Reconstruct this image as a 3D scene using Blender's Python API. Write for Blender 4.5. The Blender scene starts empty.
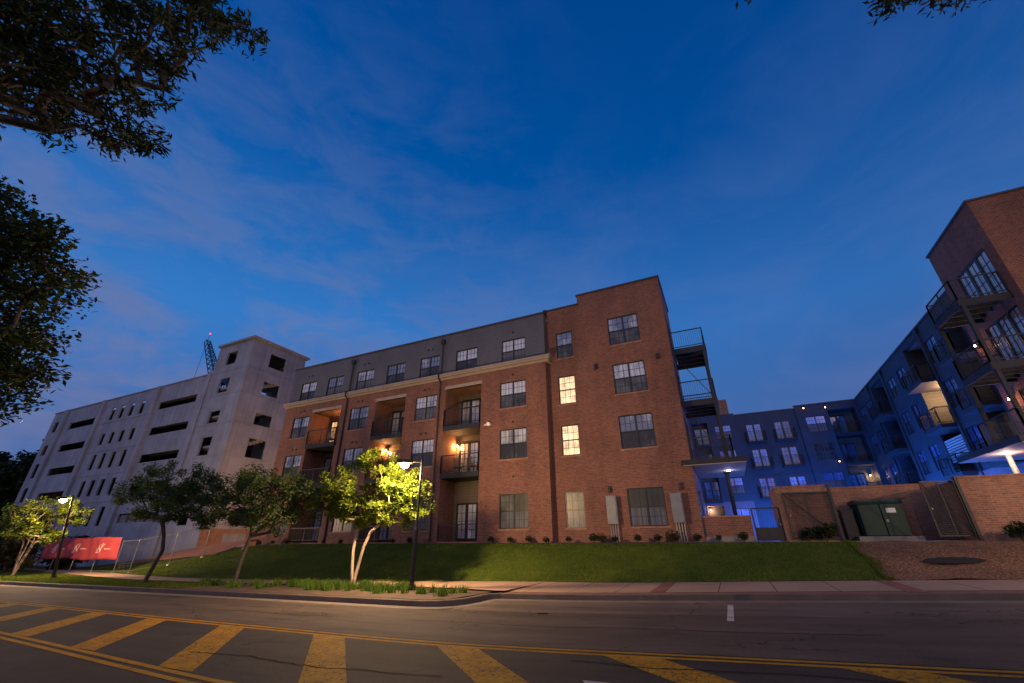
import bpy, math, random
import numpy as np
from mathutils import Vector, Matrix, Quaternion
R = math.radians
S = bpy.context.scene
COL = S.collection
rng = np.random.default_rng(7)
random.seed(7)

# ------------------------------------------------------------------ helpers
def tag(o, label=None, cat=None, group=None, kind=None):
    if label: o['label'] = label
    if cat: o['category'] = cat
    if group: o['group'] = group
    if kind: o['kind'] = kind
    return o

def thing(name, loc, label, cat, group=None, rz=0.0):
    o = bpy.data.objects.new(name, None)
    o.empty_display_size = .3
    COL.objects.link(o); o.location = loc; o.rotation_euler = (0, 0, rz)
    return tag(o, label, cat, group)

class MB:
    """collects faces, builds ONE mesh object"""
    def __init__(s): s.v = []; s.f = []
    def quad(s, a, b, c, d):
        n = len(s.v); s.v += [tuple(a), tuple(b), tuple(c), tuple(d)]; s.f.append((n, n+1, n+2, n+3)); return s
    def poly(s, pts):
        n = len(s.v); s.v += [tuple(p) for p in pts]; s.f.append(tuple(range(n, n+len(pts)))); return s
    def box(s, x0, x1, y0, y1, z0, z1):
        n = len(s.v)
        s.v += [(x0,y0,z0),(x1,y0,z0),(x1,y1,z0),(x0,y1,z0),(x0,y0,z1),(x1,y0,z1),(x1,y1,z1),(x0,y1,z1)]
        for q in ((0,3,2,1),(4,5,6,7),(0,1,5,4),(1,2,6,5),(2,3,7,6),(3,0,4,7)): s.f.append(tuple(n+i for i in q))
        return s
    def tube(s, p, q, r, r2=None, n=8, caps=True):
        p = Vector(p); q = Vector(q); r2 = r if r2 is None else r2
        d = (q-p)
        if d.length < 1e-6: return s
        d.normalize()
        a = d.orthogonal().normalized(); b = d.cross(a)
        k = len(s.v)
        for i in range(n):
            t = 2*math.pi*i/n; o = a*math.cos(t)+b*math.sin(t)
            s.v.append(tuple(p+o*r)); s.v.append(tuple(q+o*r2))
        for i in range(n):
            j = (i+1) % n
            s.f.append((k+2*i, k+2*j, k+2*j+1, k+2*i+1))
        if caps:
            s.f.append(tuple(k+2*i for i in range(n))[::-1]); s.f.append(tuple(k+2*i+1 for i in range(n)))
        return s
    def bar(s, p, q, w):   # square bar
        return s.tube(p, q, w*.707, n=4)
    def mesh(s, name, mat, smooth=False, origin=(0,0,0)):
        me = bpy.data.meshes.new(name)
        ox, oy, oz = origin
        me.from_pydata([(x-ox, y-oy, z-oz) for x, y, z in s.v], [], s.f)
        if mat: me.materials.append(mat)
        if smooth: me.polygons.foreach_set('use_smooth', [True]*len(me.polygons))
        me.update(); return me
    def build(s, name, mat, parent=None, smooth=False, loc=None):
        """coordinates are world; made relative to the parent's location (or loc)"""
        org = (0,0,0)
        if parent is not None:
            org = wloc(parent)
        elif loc is not None: org = loc
        o = bpy.data.objects.new(name, s.mesh(name, mat, smooth, org))
        COL.objects.link(o)
        if parent is not None: o.parent = parent
        elif loc is not None: o.location = loc
        return o
    def localbuild(s, name, mat, parent, smooth=False):
        o = bpy.data.objects.new(name, s.mesh(name, mat, smooth)); COL.objects.link(o); o.parent = parent; return o

def wloc(o):
    v = Vector((0,0,0))
    while o is not None: v += o.location; o = o.parent
    return v

def np_mesh(name, verts, faces_n, mat):
    """fast: verts (N,3), quads/tris consecutive of size faces_n"""
    me = bpy.data.meshes.new(name)
    n = len(verts); m = n//faces_n
    me.vertices.add(n); me.vertices.foreach_set('co', np.asarray(verts, dtype=np.float32).ravel())
    me.loops.add(n); me.loops.foreach_set('vertex_index', np.arange(n, dtype=np.int32))
    me.polygons.add(m)
    me.polygons.foreach_set('loop_start', np.arange(0, n, faces_n, dtype=np.int32))
    me.polygons.foreach_set('loop_total', np.full(m, faces_n, dtype=np.int32))
    me.materials.append(mat); me.update(calc_edges=True); me.validate()
    return me

# ------------------------------------------------------------------ materials
def M(name):
    m = bpy.data.materials.new(name); m.use_nodes = True
    nt = m.node_tree; b = nt.nodes['Principled BSDF']
    return m, nt, b
def N(nt, t, **kw):
    n = nt.nodes.new(t)
    for k, v in kw.items():
        if k in n.inputs.keys() if isinstance(k, str) else False: n.inputs[k].default_value = v
        else: setattr(n, k, v)
    return n
def L(nt, a, b): nt.links.new(a, b)
def coords(nt, scale=(1,1,1)):
    tc = nt.nodes.new('ShaderNodeNewGeometry')
    mp = nt.nodes.new('ShaderNodeMapping'); mp.inputs['Scale'].default_value = scale
    L(nt, tc.outputs['Position'], mp.inputs['Vector']); return mp.outputs['Vector']
def noise(nt, vec, scale, detail=4, rough=.55, dist=0):
    n = nt.nodes.new('ShaderNodeTexNoise'); n.inputs['Scale'].default_value = scale
    n.inputs['Detail'].default_value = detail; n.inputs['Roughness'].default_value = rough; n.inputs['Distortion'].default_value = dist
    if vec is not None: L(nt, vec, n.inputs['Vector'])
    return n.outputs['Fac']
def ramp(nt, fac, stops):
    r = nt.nodes.new('ShaderNodeValToRGB'); e = r.color_ramp.elements
    while len(e) < len(stops): e.new(.5)
    for i, (p, c) in enumerate(stops):
        e[i].position = p; e[i].color = (*c, 1) if len(c) == 3 else c
    L(nt, fac, r.inputs['Fac']); return r.outputs['Color']
def mixc(nt, fac, a, b, mode='MIX'):
    m = nt.nodes.new('ShaderNodeMix'); m.data_type = 'RGBA'; m.blend_type = mode
    for i, v in ((0, fac), (6, a), (7, b)):
        if hasattr(v, 'node'): L(nt, v, m.inputs[i])
        else: m.inputs[i].default_value = v if i == 0 else (*v, 1)
    return m.outputs[2]
def math_(nt, op, a, b=0.0, c=None):
    m = nt.nodes.new('ShaderNodeMath'); m.operation = op
    for i, v in enumerate((a, b) if c is None else (a, b, c)):
        if hasattr(v, 'node'): L(nt, v, m.inputs[i])
        else: m.inputs[i].default_value = v
    return m.outputs[0]
def bump(nt, b, h, strength=.3, dist=.02):
    n = nt.nodes.new('ShaderNodeBump'); n.inputs['Strength'].default_value = strength; n.inputs['Distance'].default_value = dist
    L(nt, h, n.inputs['Height']); L(nt, n.outputs['Normal'], b.inputs['Normal'])
def facade_uv(nt):
    """u along the wall, v up, for walls of either direction (flat ones use x,y)"""
    g = nt.nodes.new('ShaderNodeNewGeometry')
    sp = nt.nodes.new('ShaderNodeSeparateXYZ'); L(nt, g.outputs['Position'], sp.inputs[0])
    sn = nt.nodes.new('ShaderNodeSeparateXYZ'); L(nt, g.outputs['True Normal'], sn.inputs[0])
    ax = math_(nt, 'GREATER_THAN', math_(nt, 'ABSOLUTE', sn.outputs[0]), .7)
    az = math_(nt, 'GREATER_THAN', math_(nt, 'ABSOLUTE', sn.outputs[2]), .7)
    m1 = nt.nodes.new('ShaderNodeMix'); L(nt, ax, m1.inputs[0]); L(nt, sp.outputs[0], m1.inputs[2]); L(nt, sp.outputs[1], m1.inputs[3])
    m2 = nt.nodes.new('ShaderNodeMix'); L(nt, az, m2.inputs[0]); L(nt, sp.outputs[2], m2.inputs[2]); L(nt, sp.outputs[1], m2.inputs[3])
    c = nt.nodes.new('ShaderNodeCombineXYZ'); L(nt, m1.outputs[0], c.inputs[0]); L(nt, m2.outputs[0], c.inputs[1])
    return c.outputs[0], m1.outputs[0], m2.outputs[0]

def brick_mat(name, c1, c2, mortar, bw=.21, bh=.075):
    m, nt, b = M(name)
    uv, u, v = facade_uv(nt)
    t = nt.nodes.new('ShaderNodeTexBrick'); L(nt, uv, t.inputs['Vector'])
    t.inputs['Scale'].default_value = 1; t.inputs['Brick Width'].default_value = bw; t.inputs['Row Height'].default_value = bh
    t.inputs['Mortar Size'].default_value = .007; t.inputs['Mortar Smooth'].default_value = .2
    t.inputs['Color1'].default_value = (*c1, 1); t.inputs['Color2'].default_value = (*c2, 1); t.inputs['Mortar'].default_value = (*mortar, 1)
    t.inputs['Bias'].default_value = -.1
    n1 = noise(nt, coords(nt), .35, 5, .6)
    n2 = noise(nt, coords(nt), 9, 3, .6)
    st = noise(nt, coords(nt, (2.2, 2.2, .25)), .9, 4, .6)
    f = math_(nt, 'ADD', math_(nt, 'MULTIPLY', n1, .42), math_(nt, 'ADD', math_(nt, 'MULTIPLY', n2, .42), math_(nt, 'MULTIPLY', st, .34)))
    col = mixc(nt, 1.0, t.outputs['Color'], ramp(nt, f, [(.33, (.45,.43,.43)), (.58, (.95,.95,.95)), (.82, (1.45,1.4,1.35))]), 'MULTIPLY')
    L(nt, col, b.inputs['Base Color']); b.inputs['Roughness'].default_value = .9
    bump(nt, b, math_(nt, 'SUBTRACT', 1.0, t.outputs['Fac']), .5, .012)
    return m

def siding_mat(name, c, lap=.18):
    m, nt, b = M(name)
    uv, u, v = facade_uv(nt)
    fr = math_(nt, 'FRACT', math_(nt, 'DIVIDE', v, lap))
    n1 = noise(nt, coords(nt, (1,1,.4)), .8, 5, .6)
    col = mixc(nt, 1.0, c, ramp(nt, n1, [(.3, (.8,.8,.8)), (.7, (1.15,1.15,1.15))]), 'MULTIPLY')
    col = mixc(nt, math_(nt, 'LESS_THAN', fr, .10), col, tuple(x*.45 for x in c))
    L(nt, col, b.inputs['Base Color']); b.inputs['Roughness'].default_value = .7
    bump(nt, b, math_(nt, 'SUBTRACT', 1.0, fr), .6, .02)
    return m

def panel_mat(name, c, rough=.8, var=.25, scale=.6, streak=True, bstr=.15):
    m, nt, b = M(name)
    n1 = noise(nt, coords(nt), scale, 6, .65)
    col = mixc(nt, 1.0, c, ramp(nt, n1, [(.28, (1-var,)*3), (.72, (1+var*.6,)*3)]), 'MULTIPLY')
    if streak:
        n2 = noise(nt, coords(nt, (3.2,3.2,.12)), 1.1, 5, .7)
        col = mixc(nt, 1.0, col, ramp(nt, n2, [(.32, (1-var*.9, 1-var*.95, 1-var)), (.6, (1,1,1))]), 'MULTIPLY')
    L(nt, col, b.inputs['Base Color']); b.inputs['Roughness'].default_value = rough
    bump(nt, b, noise(nt, coords(nt), 40, 4, .6), bstr, .01)
    return m

def plain(name, c, rough=.5, metal=0, var=.15):
    m, nt, b = M(name)
    n1 = noise(nt, coords(nt), 3.0, 4, .6)
    L(nt, mixc(nt, 1.0, c, ramp(nt, n1, [(.3, (1-var,)*3), (.7, (1+var,)*3)]), 'MULTIPLY'), b.inputs['Base Color'])
    b.inputs['Roughness'].default_value = rough; b.inputs['Metallic'].default_value = metal
    return m

def emit(name, c, s):
    m, nt, b = M(name)
    b.inputs['Base Color'].default_value = (*c, 1)
    b.inputs['Emission Color'].default_value = (*c, 1); b.inputs['Emission Strength'].default_value = s
    return m

MAT = {}
MAT['brick'] = brick_mat('red_brick', (.205,.077,.045), (.120,.046,.030), (.225,.160,.122))
MAT['brick2'] = brick_mat('tan_red_brick', (.31,.145,.085), (.20,.092,.058), (.29,.23,.18))
MAT['siding'] = siding_mat('dark_siding', (.095,.098,.112))
MAT['siding_bay'] = siding_mat('bay_siding', (.11,.090,.066), .16)
MAT['siding_court'] = siding_mat('grey_siding', (.030,.037,.055), .22)
MAT['concrete'] = panel_mat('precast_concrete', (.295,.315,.37), .85, .28, .5)
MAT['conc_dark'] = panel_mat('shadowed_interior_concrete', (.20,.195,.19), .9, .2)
MAT['stone'] = panel_mat('cornice_stone', (.33,.27,.21), .8, .15)
MAT['coping'] = plain('dark_coping', (.06,.045,.045), .45, .3)
MAT['frame'] = plain('bronze_frame', (.022,.020,.020), .4, .2)
MAT['metal'] = plain('black_metal', (.028,.028,.030), .5, .4)
MAT['deck'] = panel_mat('balcony_deck', (.020,.022,.030), .8, .2)
MAT['soffit'] = panel_mat('white_soffit', (.50,.47,.46), .7, .08, streak=False)
MAT['galv'] = plain('grey_cabinet_paint', (.17,.18,.185), .5, .2)
MAT['green'] = plain('green_cabinet_paint', (.008,.038,.018), .6, .0)
MAT['white'] = plain('white_plastic', (.75,.75,.72), .5)
MAT['roof'] = panel_mat('roof_membrane', (.12,.12,.12), .9)
MAT['lamp_metal'] = plain('lamp_pole_black', (.014,.014,.015), .35, .5)
MAT['kerb'] = panel_mat('kerb_concrete', (.115,.085,.062), .9, .3, 2.0, False, .4)
MAT['lens'] = emit('lamp_lens', (1.0,.80,.55), 60)
MAT['bulb'] = emit('porch_bulb', (1.0,.62,.30), 22)
MAT['bulb_blue'] = emit('blue_bulb', (.18,.30,1.0), 25)
MAT['red_light'] = emit('red_beacon', (1.0,.16,.14), 1.6)
MAT['crane'] = plain('crane_blue_grey', (.05,.11,.15), .5, .2)
MAT['banner'] = panel_mat('red_banner_cloth', (.36,.040,.050), .75, .15, 1.5, False, .3)
MAT['banner_logo'] = plain('banner_print', (.75,.45,.45), .8)
MAT['galv_post'] = plain('galvanised_post', (.20,.20,.20), .45, .6)
MAT['clay'] = panel_mat('red_clay', (.20,.085,.05), .95, .3, 1.2, False, .6)
MAT['cushion'] = plain('chair_frame_brown', (.10,.07,.05), .6)

# window panes ------------------------------------------------------------
def pane_mat(name, blind, dark, gloss=.06, screen=False, lit=None, slats=True, tint=1.0):
    m, nt, b = M(name)
    g = nt.nodes.new('ShaderNodeNewGeometry'); sp = nt.nodes.new('ShaderNodeSeparateXYZ'); L(nt, g.outputs['Position'], sp.inputs[0])
    s = math_(nt, 'ADD', math_(nt, 'MULTIPLY', math_(nt, 'SINE', math_(nt, 'MULTIPLY', math_(nt, 'ADD', sp.outputs[0], sp.outputs[1]), 34)), .5), .5)
    n = noise(nt, coords(nt, (1,1,.7)), 1.1, 3, .6)
    oi = nt.nodes.new('ShaderNodeObjectInfo')
    n = math_(nt, 'ADD', n, math_(nt, 'MULTIPLY', math_(nt, 'SUBTRACT', oi.outputs['Random'], .5), .38))
    col = mixc(nt, s, tuple(x*.72 for x in blind), blind) if slats else mixc(nt, 0, blind, blind)
    col = mixc(nt, ramp(nt, n, [(.38, (0,0,0)), (.60, (1,1,1))]), dark, col)
    L(nt, col, b.inputs['Base Color'])
    b.inputs['Roughness'].default_value = .35 if screen else gloss
    b.inputs['Specular IOR Level'].default_value = .35 if screen else .9
    b.inputs['Coat Weight'].default_value = .0 if screen else .9
    b.inputs['Coat Roughness'].default_value = .02
    b.inputs['Coat IOR'].default_value = 1.7
    bump(nt, b, noise(nt, coords(nt), 1.7, 2, .5), .05, .05)
    if lit:
        e = mixc(nt, s, tuple(x*.75 for x in lit), lit)
        n2 = noise(nt, coords(nt), 2.4, 2, .5)
        e = mixc(nt, 1.0, e, ramp(nt, n2, [(.36, (.45,.38,.28)), (.62, (1.15,1.12,1.05))]), 'MULTIPLY')
        L(nt, e, b.inputs['Emission Color']); b.inputs['Emission Strength'].default_value = 1.0
    return m
MAT['pane'] = pane_mat('glass_over_blinds', (.50,.55,.62), (.07,.085,.12))
MAT['pane_low'] = pane_mat('glass_behind_insect_screen', (.105,.115,.135), (.025,.030,.040), screen=True)
MAT['pane_lit'] = pane_mat('lit_glass', (.5,.45,.35), (.4,.35,.3), lit=(1.35,.98,.50))
MAT['pane_dim'] = pane_mat('curtained_glass', (.12,.125,.095), (.03,.032,.026), screen=True, lit=(.008,.009,.006))
MAT['pane_dark'] = pane_mat('unlit_glass', (.06,.07,.085), (.02,.022,.03))
MAT['pane_court'] = pane_mat('bluelit_court_glass', (.10,.30,.62), (.03,.08,.2))  # blue courtyard light put into the blind colour behind the glass
MAT['pane_door'] = pane_mat('door_glass', (.46,.47,.48), (.2,.2,.22))
MAT['pane_warm'] = pane_mat('warm_lit_glass', (.5,.4,.3), (.4,.3,.2), lit=(1.0,.62,.28))

# ground materials --------------------------------------------------------
def asphalt(name='asphalt', c1=(.028,.024,.023), c2=(.046,.039,.036)):
    m, nt, b = M(name)
    c = coords(nt)
    n1 = noise(nt, c, .25, 6, .65); n2 = noise(nt, c, 60, 3, .7); n3 = noise(nt, coords(nt, (.10,1.0,1)), 1.6, 5, .6)
    col = ramp(nt, n1, [(.3, c1), (.7, c2)])
    col = mixc(nt, 1.0, col, ramp(nt, n2, [(.3, (.55,.55,.55)), (.62, (1.1,1.1,1.1)), (.8, (2.2,2.1,2.0))]), 'MULTIPLY')
    col = mixc(nt, 1.0, col, ramp(nt, n3, [(.35, (.8,.8,.8)), (.65, (1.15,1.15,1.15))]), 'MULTIPLY')
    n5 = noise(nt, coords(nt, (.5,1.3,1)), .9, 5, .65)
    col = mixc(nt, 1.0, col, ramp(nt, n5, [(.30, (.55,.55,.55)), (.46, (1,1,1)), (.72, (1.25,1.22,1.18))]), 'MULTIPLY')
    # cracks
    v = nt.nodes.new('ShaderNodeTexVoronoi'); v.feature = 'DISTANCE_TO_EDGE'; v.inputs['Scale'].default_value = .33
    mx = nt.nodes.new('ShaderNodeMix'); mx.data_type = 'VECTOR'; mx.inputs[0].default_value = .12
    nn = nt.nodes.new('ShaderNodeTexNoise'); nn.inputs['Scale'].default_value = 2.2; nn.inputs['Detail'].default_value = 6; L(nt, c, nn.inputs['Vector'])
    ad = nt.nodes.new('ShaderNodeVectorMath'); ad.operation = 'ADD'; L(nt, c, ad.inputs[0]); L(nt, nn.outputs['Color'], ad.inputs[1])
    L(nt, ad.outputs[0], v.inputs['Vector'])
    cr = math_(nt, 'LESS_THAN', v.outputs['Distance'], .0045)
    pn = math_(nt, 'GREATER_THAN', noise(nt, c, .35, 2, .5), .5)
    cr = math_(nt, 'MULTIPLY', cr, pn)
    col = mixc(nt, cr, col, (.012,.012,.012))
    L(nt, col, b.inputs['Base Color']); b.inputs['Roughness'].default_value = .85; b.inputs['Specular IOR Level'].default_value = .22
    bump(nt, b, n2, 1.0, .02)
    return m
MAT['asphalt'] = asphalt()
def paint(name, c, craze=True):
    m, nt, b = M(name)
    cc = coords(nt)
    n2 = noise(nt, cc, 55, 3, .7); n1 = noise(nt, cc, 3.0, 5, .7)
    col = mixc(nt, 1.0, c, ramp(nt, n1, [(.3, (.62,.6,.55)), (.7, (1.1,1.1,1.1))]), 'MULTIPLY')
    nn = nt.nodes.new('ShaderNodeTexNoise'); nn.inputs['Scale'].default_value = 5; nn.inputs['Detail'].default_value = 5; L(nt, cc, nn.inputs['Vector'])
    sc = nt.nodes.new('ShaderNodeVectorMath'); sc.operation = 'SCALE'; sc.inputs['Scale'].default_value = .28; L(nt, nn.outputs['Color'], sc.inputs[0])
    ad = nt.nodes.new('ShaderNodeVectorMath'); ad.operation = 'ADD'; L(nt, cc, ad.inputs[0]); L(nt, sc.outputs[0], ad.inputs[1])
    v = nt.nodes.new('ShaderNodeTexVoronoi'); v.feature = 'DISTANCE_TO_EDGE'; v.inputs['Scale'].default_value = 8.5; L(nt, ad.outputs[0], v.inputs['Vector'])
    cr = math_(nt, 'LESS_THAN', v.outputs['Distance'], .035)
    gap = math_(nt, 'MULTIPLY', cr, math_(nt, 'GREATER_THAN', noise(nt, cc, 2.0, 2, .5), .40 if craze else .62))
    wear = math_(nt, 'GREATER_THAN', n2, .72)
    col = mixc(nt, math_(nt, 'MAXIMUM', gap, wear), col, (.045,.036,.028))
    L(nt, col, b.inputs['Base Color']); b.inputs['Roughness'].default_value = .85; b.inputs['Specular IOR Level'].default_value = .12
    bump(nt, b, n2, .6, .01)
    return m
MAT['yellow'] = paint('yellow_road_paint', (.40,.20,.010))
MAT['yellow_line'] = paint('yellow_line_paint', (.40,.20,.012), False)
MAT['white_line'] = paint('white_line_paint', (.45,.42,.38), False)
MAT['patch'] = plain('dark_asphalt_patch', (.008,.007,.006), .95)
MAT['patch'].node_tree.nodes['Principled BSDF'].inputs['Specular IOR Level'].default_value = .03
def sidewalk_mat():
    m, nt, b = M('sidewalk_concrete')
    c = coords(nt)
    n1 = noise(nt, c, .5, 6, .65); n2 = noise(nt, c, 30, 4, .6)
    col = ramp(nt, n1, [(.3, (.26,.165,.108)), (.7, (.35,.23,.155))])
    col = mixc(nt, 1.0, col, ramp(nt, n2, [(.3, (.8,.8,.8)), (.7, (1.12,1.12,1.12))]), 'MULTIPLY')
    g = nt.nodes.new('ShaderNodeSeparateXYZ'); L(nt, c, g.inputs[0])
    fx = math_(nt, 'FRACT', math_(nt, 'DIVIDE', math_(nt, 'ADD', g.outputs[0], .70), 1.45))
    j = math_(nt, 'LESS_THAN', fx, .022)
    col = mixc(nt, j, col, (.05,.04,.035))
    L(nt, col, b.inputs['Base Color']); b.inputs['Roughness'].default_value = .85
    bump(nt, b, n2, .25, .01); return m
MAT['sidewalk'] = sidewalk_mat()
MAT['paver'] = brick_mat('paver_brick', (.24,.075,.05), (.17,.06,.04), (.12,.09,.07), .2, .1)
def grass_mat(name, a, bcol, cpatch):
    m, nt, b = M(name)
    c = coords(nt)
    n1 = noise(nt, c, .7, 6, .7); n2 = noise(nt, coords(nt, (1,.5,1)), 26, 4, .7); n3 = noise(nt, c, 1.7, 5, .65)
    col = ramp(nt, n1, [(.36, a), (.64, bcol)])
    col = mixc(nt, ramp(nt, n3, [(.55, (0,0,0)), (.75, (.6,.6,.6))]), col, cpatch)
    col = mixc(nt, 1.0, col, ramp(nt, n2, [(.3, (.45,.45,.45)), (.7, (1.4,1.4,1.4))]), 'MULTIPLY')
    L(nt, col, b.inputs['Base Color']); b.inputs['Roughness'].default_value = .9
    b.inputs['Specular IOR Level'].default_value = .1
    bump(nt, b, n2, 1.0, .05); return m
MAT['grass'] = grass_mat('lawn_grass', (.052,.086,.010), (.092,.130,.014), (.16,.155,.035))
MAT['ground'] = grass_mat('rough_ground', (.035,.045,.018), (.06,.06,.03), (.09,.07,.045))
def mulch_mat():
    m, nt, b = M('mulch')
    c = coords(nt)
    v = nt.nodes.new('ShaderNodeTexVoronoi'); v.inputs['Scale'].default_value = 30; L(nt, coords(nt, (1,1.7,1)), v.inputs['Vector'])
    sp = nt.nodes.new('ShaderNodeSeparateColor'); L(nt, v.outputs['Color'], sp.inputs[0])
    col = ramp(nt, sp.outputs[0], [(.0, (.05,.022,.010)), (.5, (.20,.090,.040)), (.85, (.38,.19,.085)), (1, (.55,.34,.18))])
    n1 = noise(nt, c, .7, 4, .6)
    col = mixc(nt, 1.0, col, ramp(nt, n1, [(.3, (.7,.7,.7)), (.7, (1.2,1.2,1.2))]), 'MULTIPLY')
    L(nt, col, b.inputs['Base Color']); b.inputs['Roughness'].default_value = .95
    bump(nt, b, math_(nt, 'ADD', v.outputs['Distance'], sp.outputs[1]), 1.0, .04); return m
MAT['mulch'] = mulch_mat()
MAT['bed'] = plain('bed_mulch', (.060,.036,.022), .95, 0, .5)
MAT['pad'] = panel_mat('concrete_pad', (.20,.185,.165), .85, .2, 1.2, False)

def leaf_mat(name, c1, c2, c3, trans=.35, spec=.3):
    m, nt, b = M(name)
    g = nt.nodes.new('ShaderNodeNewGeometry')
    col = ramp(nt, g.outputs['Random Per Island'], [(.0, c1), (.55, c2), (1.0, c3)])
    n = noise(nt, coords(nt), .9, 2, .5)
    col = mixc(nt, 1.0, col, ramp(nt, n, [(.3, (.75,.78,.75)), (.7, (1.2,1.15,1.1))]), 'MULTIPLY')
    L(nt, col, b.inputs['Base Color']); b.inputs['Roughness'].default_value = .55; b.inputs['Specular IOR Level'].default_value = spec
    tr = nt.nodes.new('ShaderNodeBsdfTranslucent'); L(nt, col, tr.inputs['Color'])
    mx = nt.nodes.new('ShaderNodeMixShader'); mx.inputs[0].default_value = trans
    out = nt.nodes['Material Output']
    L(nt, b.outputs[0], mx.inputs[1]); L(nt, tr.outputs[0], mx.inputs[2]); L(nt, mx.outputs[0], out.inputs['Surface'])
    return m
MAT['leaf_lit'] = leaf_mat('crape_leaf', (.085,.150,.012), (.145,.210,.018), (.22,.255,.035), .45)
MAT['leaf_mid'] = leaf_mat('elm_leaf', (.040,.080,.016), (.065,.110,.020), (.10,.125,.032), .35)
MAT['leaf_dark'] = leaf_mat('oak_leaf', (.015,.030,.010), (.026,.045,.012), (.038,.055,.015), .25, .15)
MAT['leaf_far'] = leaf_mat('far_leaf', (.018,.035,.014), (.028,.048,.018), (.04,.06,.022), .15, .1)
MAT['leaf_brown'] = leaf_mat('bronze_leaf', (.05,.045,.018), (.07,.075,.02), (.12,.075,.04), .3)
MAT['leaf_shrub'] = leaf_mat('shrub_leaf', (.018,.032,.010), (.03,.05,.014), (.045,.065,.02), .2)
MAT['blade'] = leaf_mat('grass_blade', (.066,.104,.011), (.100,.15,.016), (.165,.18,.04), .3, .1)
MAT['weed'] = leaf_mat('weed_blade', (.05,.12,.012), (.08,.17,.02), (.14,.17,.04), .35, .1)
def bark_mat(name, c):
    m, nt, b = M(name)
    n1 = noise(nt, coords(nt, (1,1,.25)), 14, 5, .7)
    L(nt, ramp(nt, n1, [(.3, tuple(x*.5 for x in c)), (.7, tuple(x*1.25 for x in c))]), b.inputs['Base Color'])
    b.inputs['Roughness'].default_value = .9; bump(nt, b, n1, .8, .02); return m
MAT['bark_pale'] = bark_mat('pale_bark', (.33,.25,.18))
MAT['bark'] = bark_mat('grey_bark', (.07,.055,.045))

# ------------------------------------------------------------------ camera
fpx = 420.15; pit, roll, yaw = .44455, -.0060468, .4442
Fv = Vector((-math.sin(yaw)*math.cos(pit), math.cos(yaw)*math.cos(pit), math.sin(pit)))
rv = Vector((math.cos(yaw), math.sin(yaw), 0)); uv_ = rv.cross(Fv)
r2 = rv*math.cos(roll)+uv_*math.sin(roll); u2 = -rv*math.sin(roll)+uv_*math.cos(roll)
cam = bpy.data.cameras.new('camera'); cam.sensor_width = 36; cam.lens = 36*fpx/1024; cam.clip_start = .05; cam.clip_end = 3000
co = bpy.data.objects.new('camera', cam); COL.objects.link(co)
co.matrix_world = Matrix(((r2.x, u2.x, -Fv.x, 0), (r2.y, u2.y, -Fv.y, 0), (r2.z, u2.z, -Fv.z, 1.6), (0,0,0,1)))
S.camera = co

# ------------------------------------------------------------------ terrain
def sm(t): t = max(0., min(1., t)); return t*t*(3-2*t)
def zr(X):
    s = max(-90., min(30., X))+5; k = .5*(1+math.tanh(s/3)); return (.01*(1-k)+.035*k)*s
def lerp_poly(pts, X):
    if X <= pts[0][0]: return pts[0][1]
    for (a, ya), (b, yb) in zip(pts, pts[1:]):
        if X <= b: return ya+(yb-ya)*(X-a)/(b-a)
    return pts[-1][1]
def Ysb(X): return lerp_poly([(-90,22.0),(-52,19.5),(-37,17.0),(-30,15.7),(-26.9,15.3),(-22,15.3),(-18,15.7),(-12.3,16.5),(-9,17.4),(-7,17.7),(40,17.7)], X)
def Ysf(X): return lerp_poly([(-90,20.4),(-52,17.9),(-37,15.2),(-30,14.0),(-25.5,13.7),(-21,13.6),(-14,14.45),(-9.5,14.4),(-6.8,14.0)], X)
def ztop(X):   # grade along the building line
    if X > -26: return 1.52
    return 1.52-2.0*sm((-26-X)/34.)
def ybk(X): return max(22.3, Ysb(X)+3.0) if X > -35 else max(22.3, Ysb(X)+3.0)
def gz(X, Y):
    a = zr(X)+.2; ys = Ysb(X)
    if Y <= ys: return a
    return a+(ztop(X)-a)*sm((Y-ys)/(ybk(X)-ys))**.85

def strip(name, mat, xs, f0, f1, n, zf, parent=None):
    mb = MB()
    rows = [[(x, f0(x)+(f1(x)-f0(x))*j/n) for j in range(n+1)] for x in xs]
    idx = {}
    for i, rw in enumerate(rows):
        for j, (x, y) in enumerate(rw):
            idx[i, j] = len(mb.v); mb.v.append((x, y, zf(x, y)))
    for i in range(len(rows)-1):
        for j in range(n): mb.f.append((idx[i,j], idx[i+1,j], idx[i+1,j+1], idx[i,j+1]))
    return mb.build(name, mat, smooth=True)
def rngs(a, b, st): n = max(1, int(round((b-a)/st))); return [a+(b-a)*i/n for i in range(n+1)]

# big ground sheet to the horizon (sits a little below everything laid on it)
def base_z(X, Y):
    if Y < 8: return zr(X)-.12
    if Y < 14.5: return zr(X)-.12
    return gz(X, Y)-.10
xs = [-1500,-700,-350,-200,-130]+rngs(-100, 60, 2.0)+[90,150,300,700,1500]
ys = [-1200,-500,-200,-90,-40,-20,-10,0,6,10,12,14]+rngs(15, 27, 1.0)+[30,36,45,60,90,150,400,1500]
mb = MB()
for i, x in enumerate(xs):
    for j, y in enumerate(ys): mb.v.append((x, y, base_z(x, y)))
nY = len(ys)
for i in range(len(xs)-1):
    for j in range(nY-1): mb.f.append((i*nY+j, (i+1)*nY+j, (i+1)*nY+j+1, i*nY+j+1))
tag(mb.build('ground', MAT['ground'], smooth=True), kind='structure')

def Yc(X):   # kerb line on the right of the bump-out
    return 13.8+.06*(X+7)
road = strip('road', MAT['asphalt'], rngs(-200, -90, 20)+rngs(-88, 60, 1.0), lambda x: -4.2, lambda x: 14.9 if x < 20 else 17.2, 12, lambda x, y: zr(x))
tag(road, kind='structure')
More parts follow.
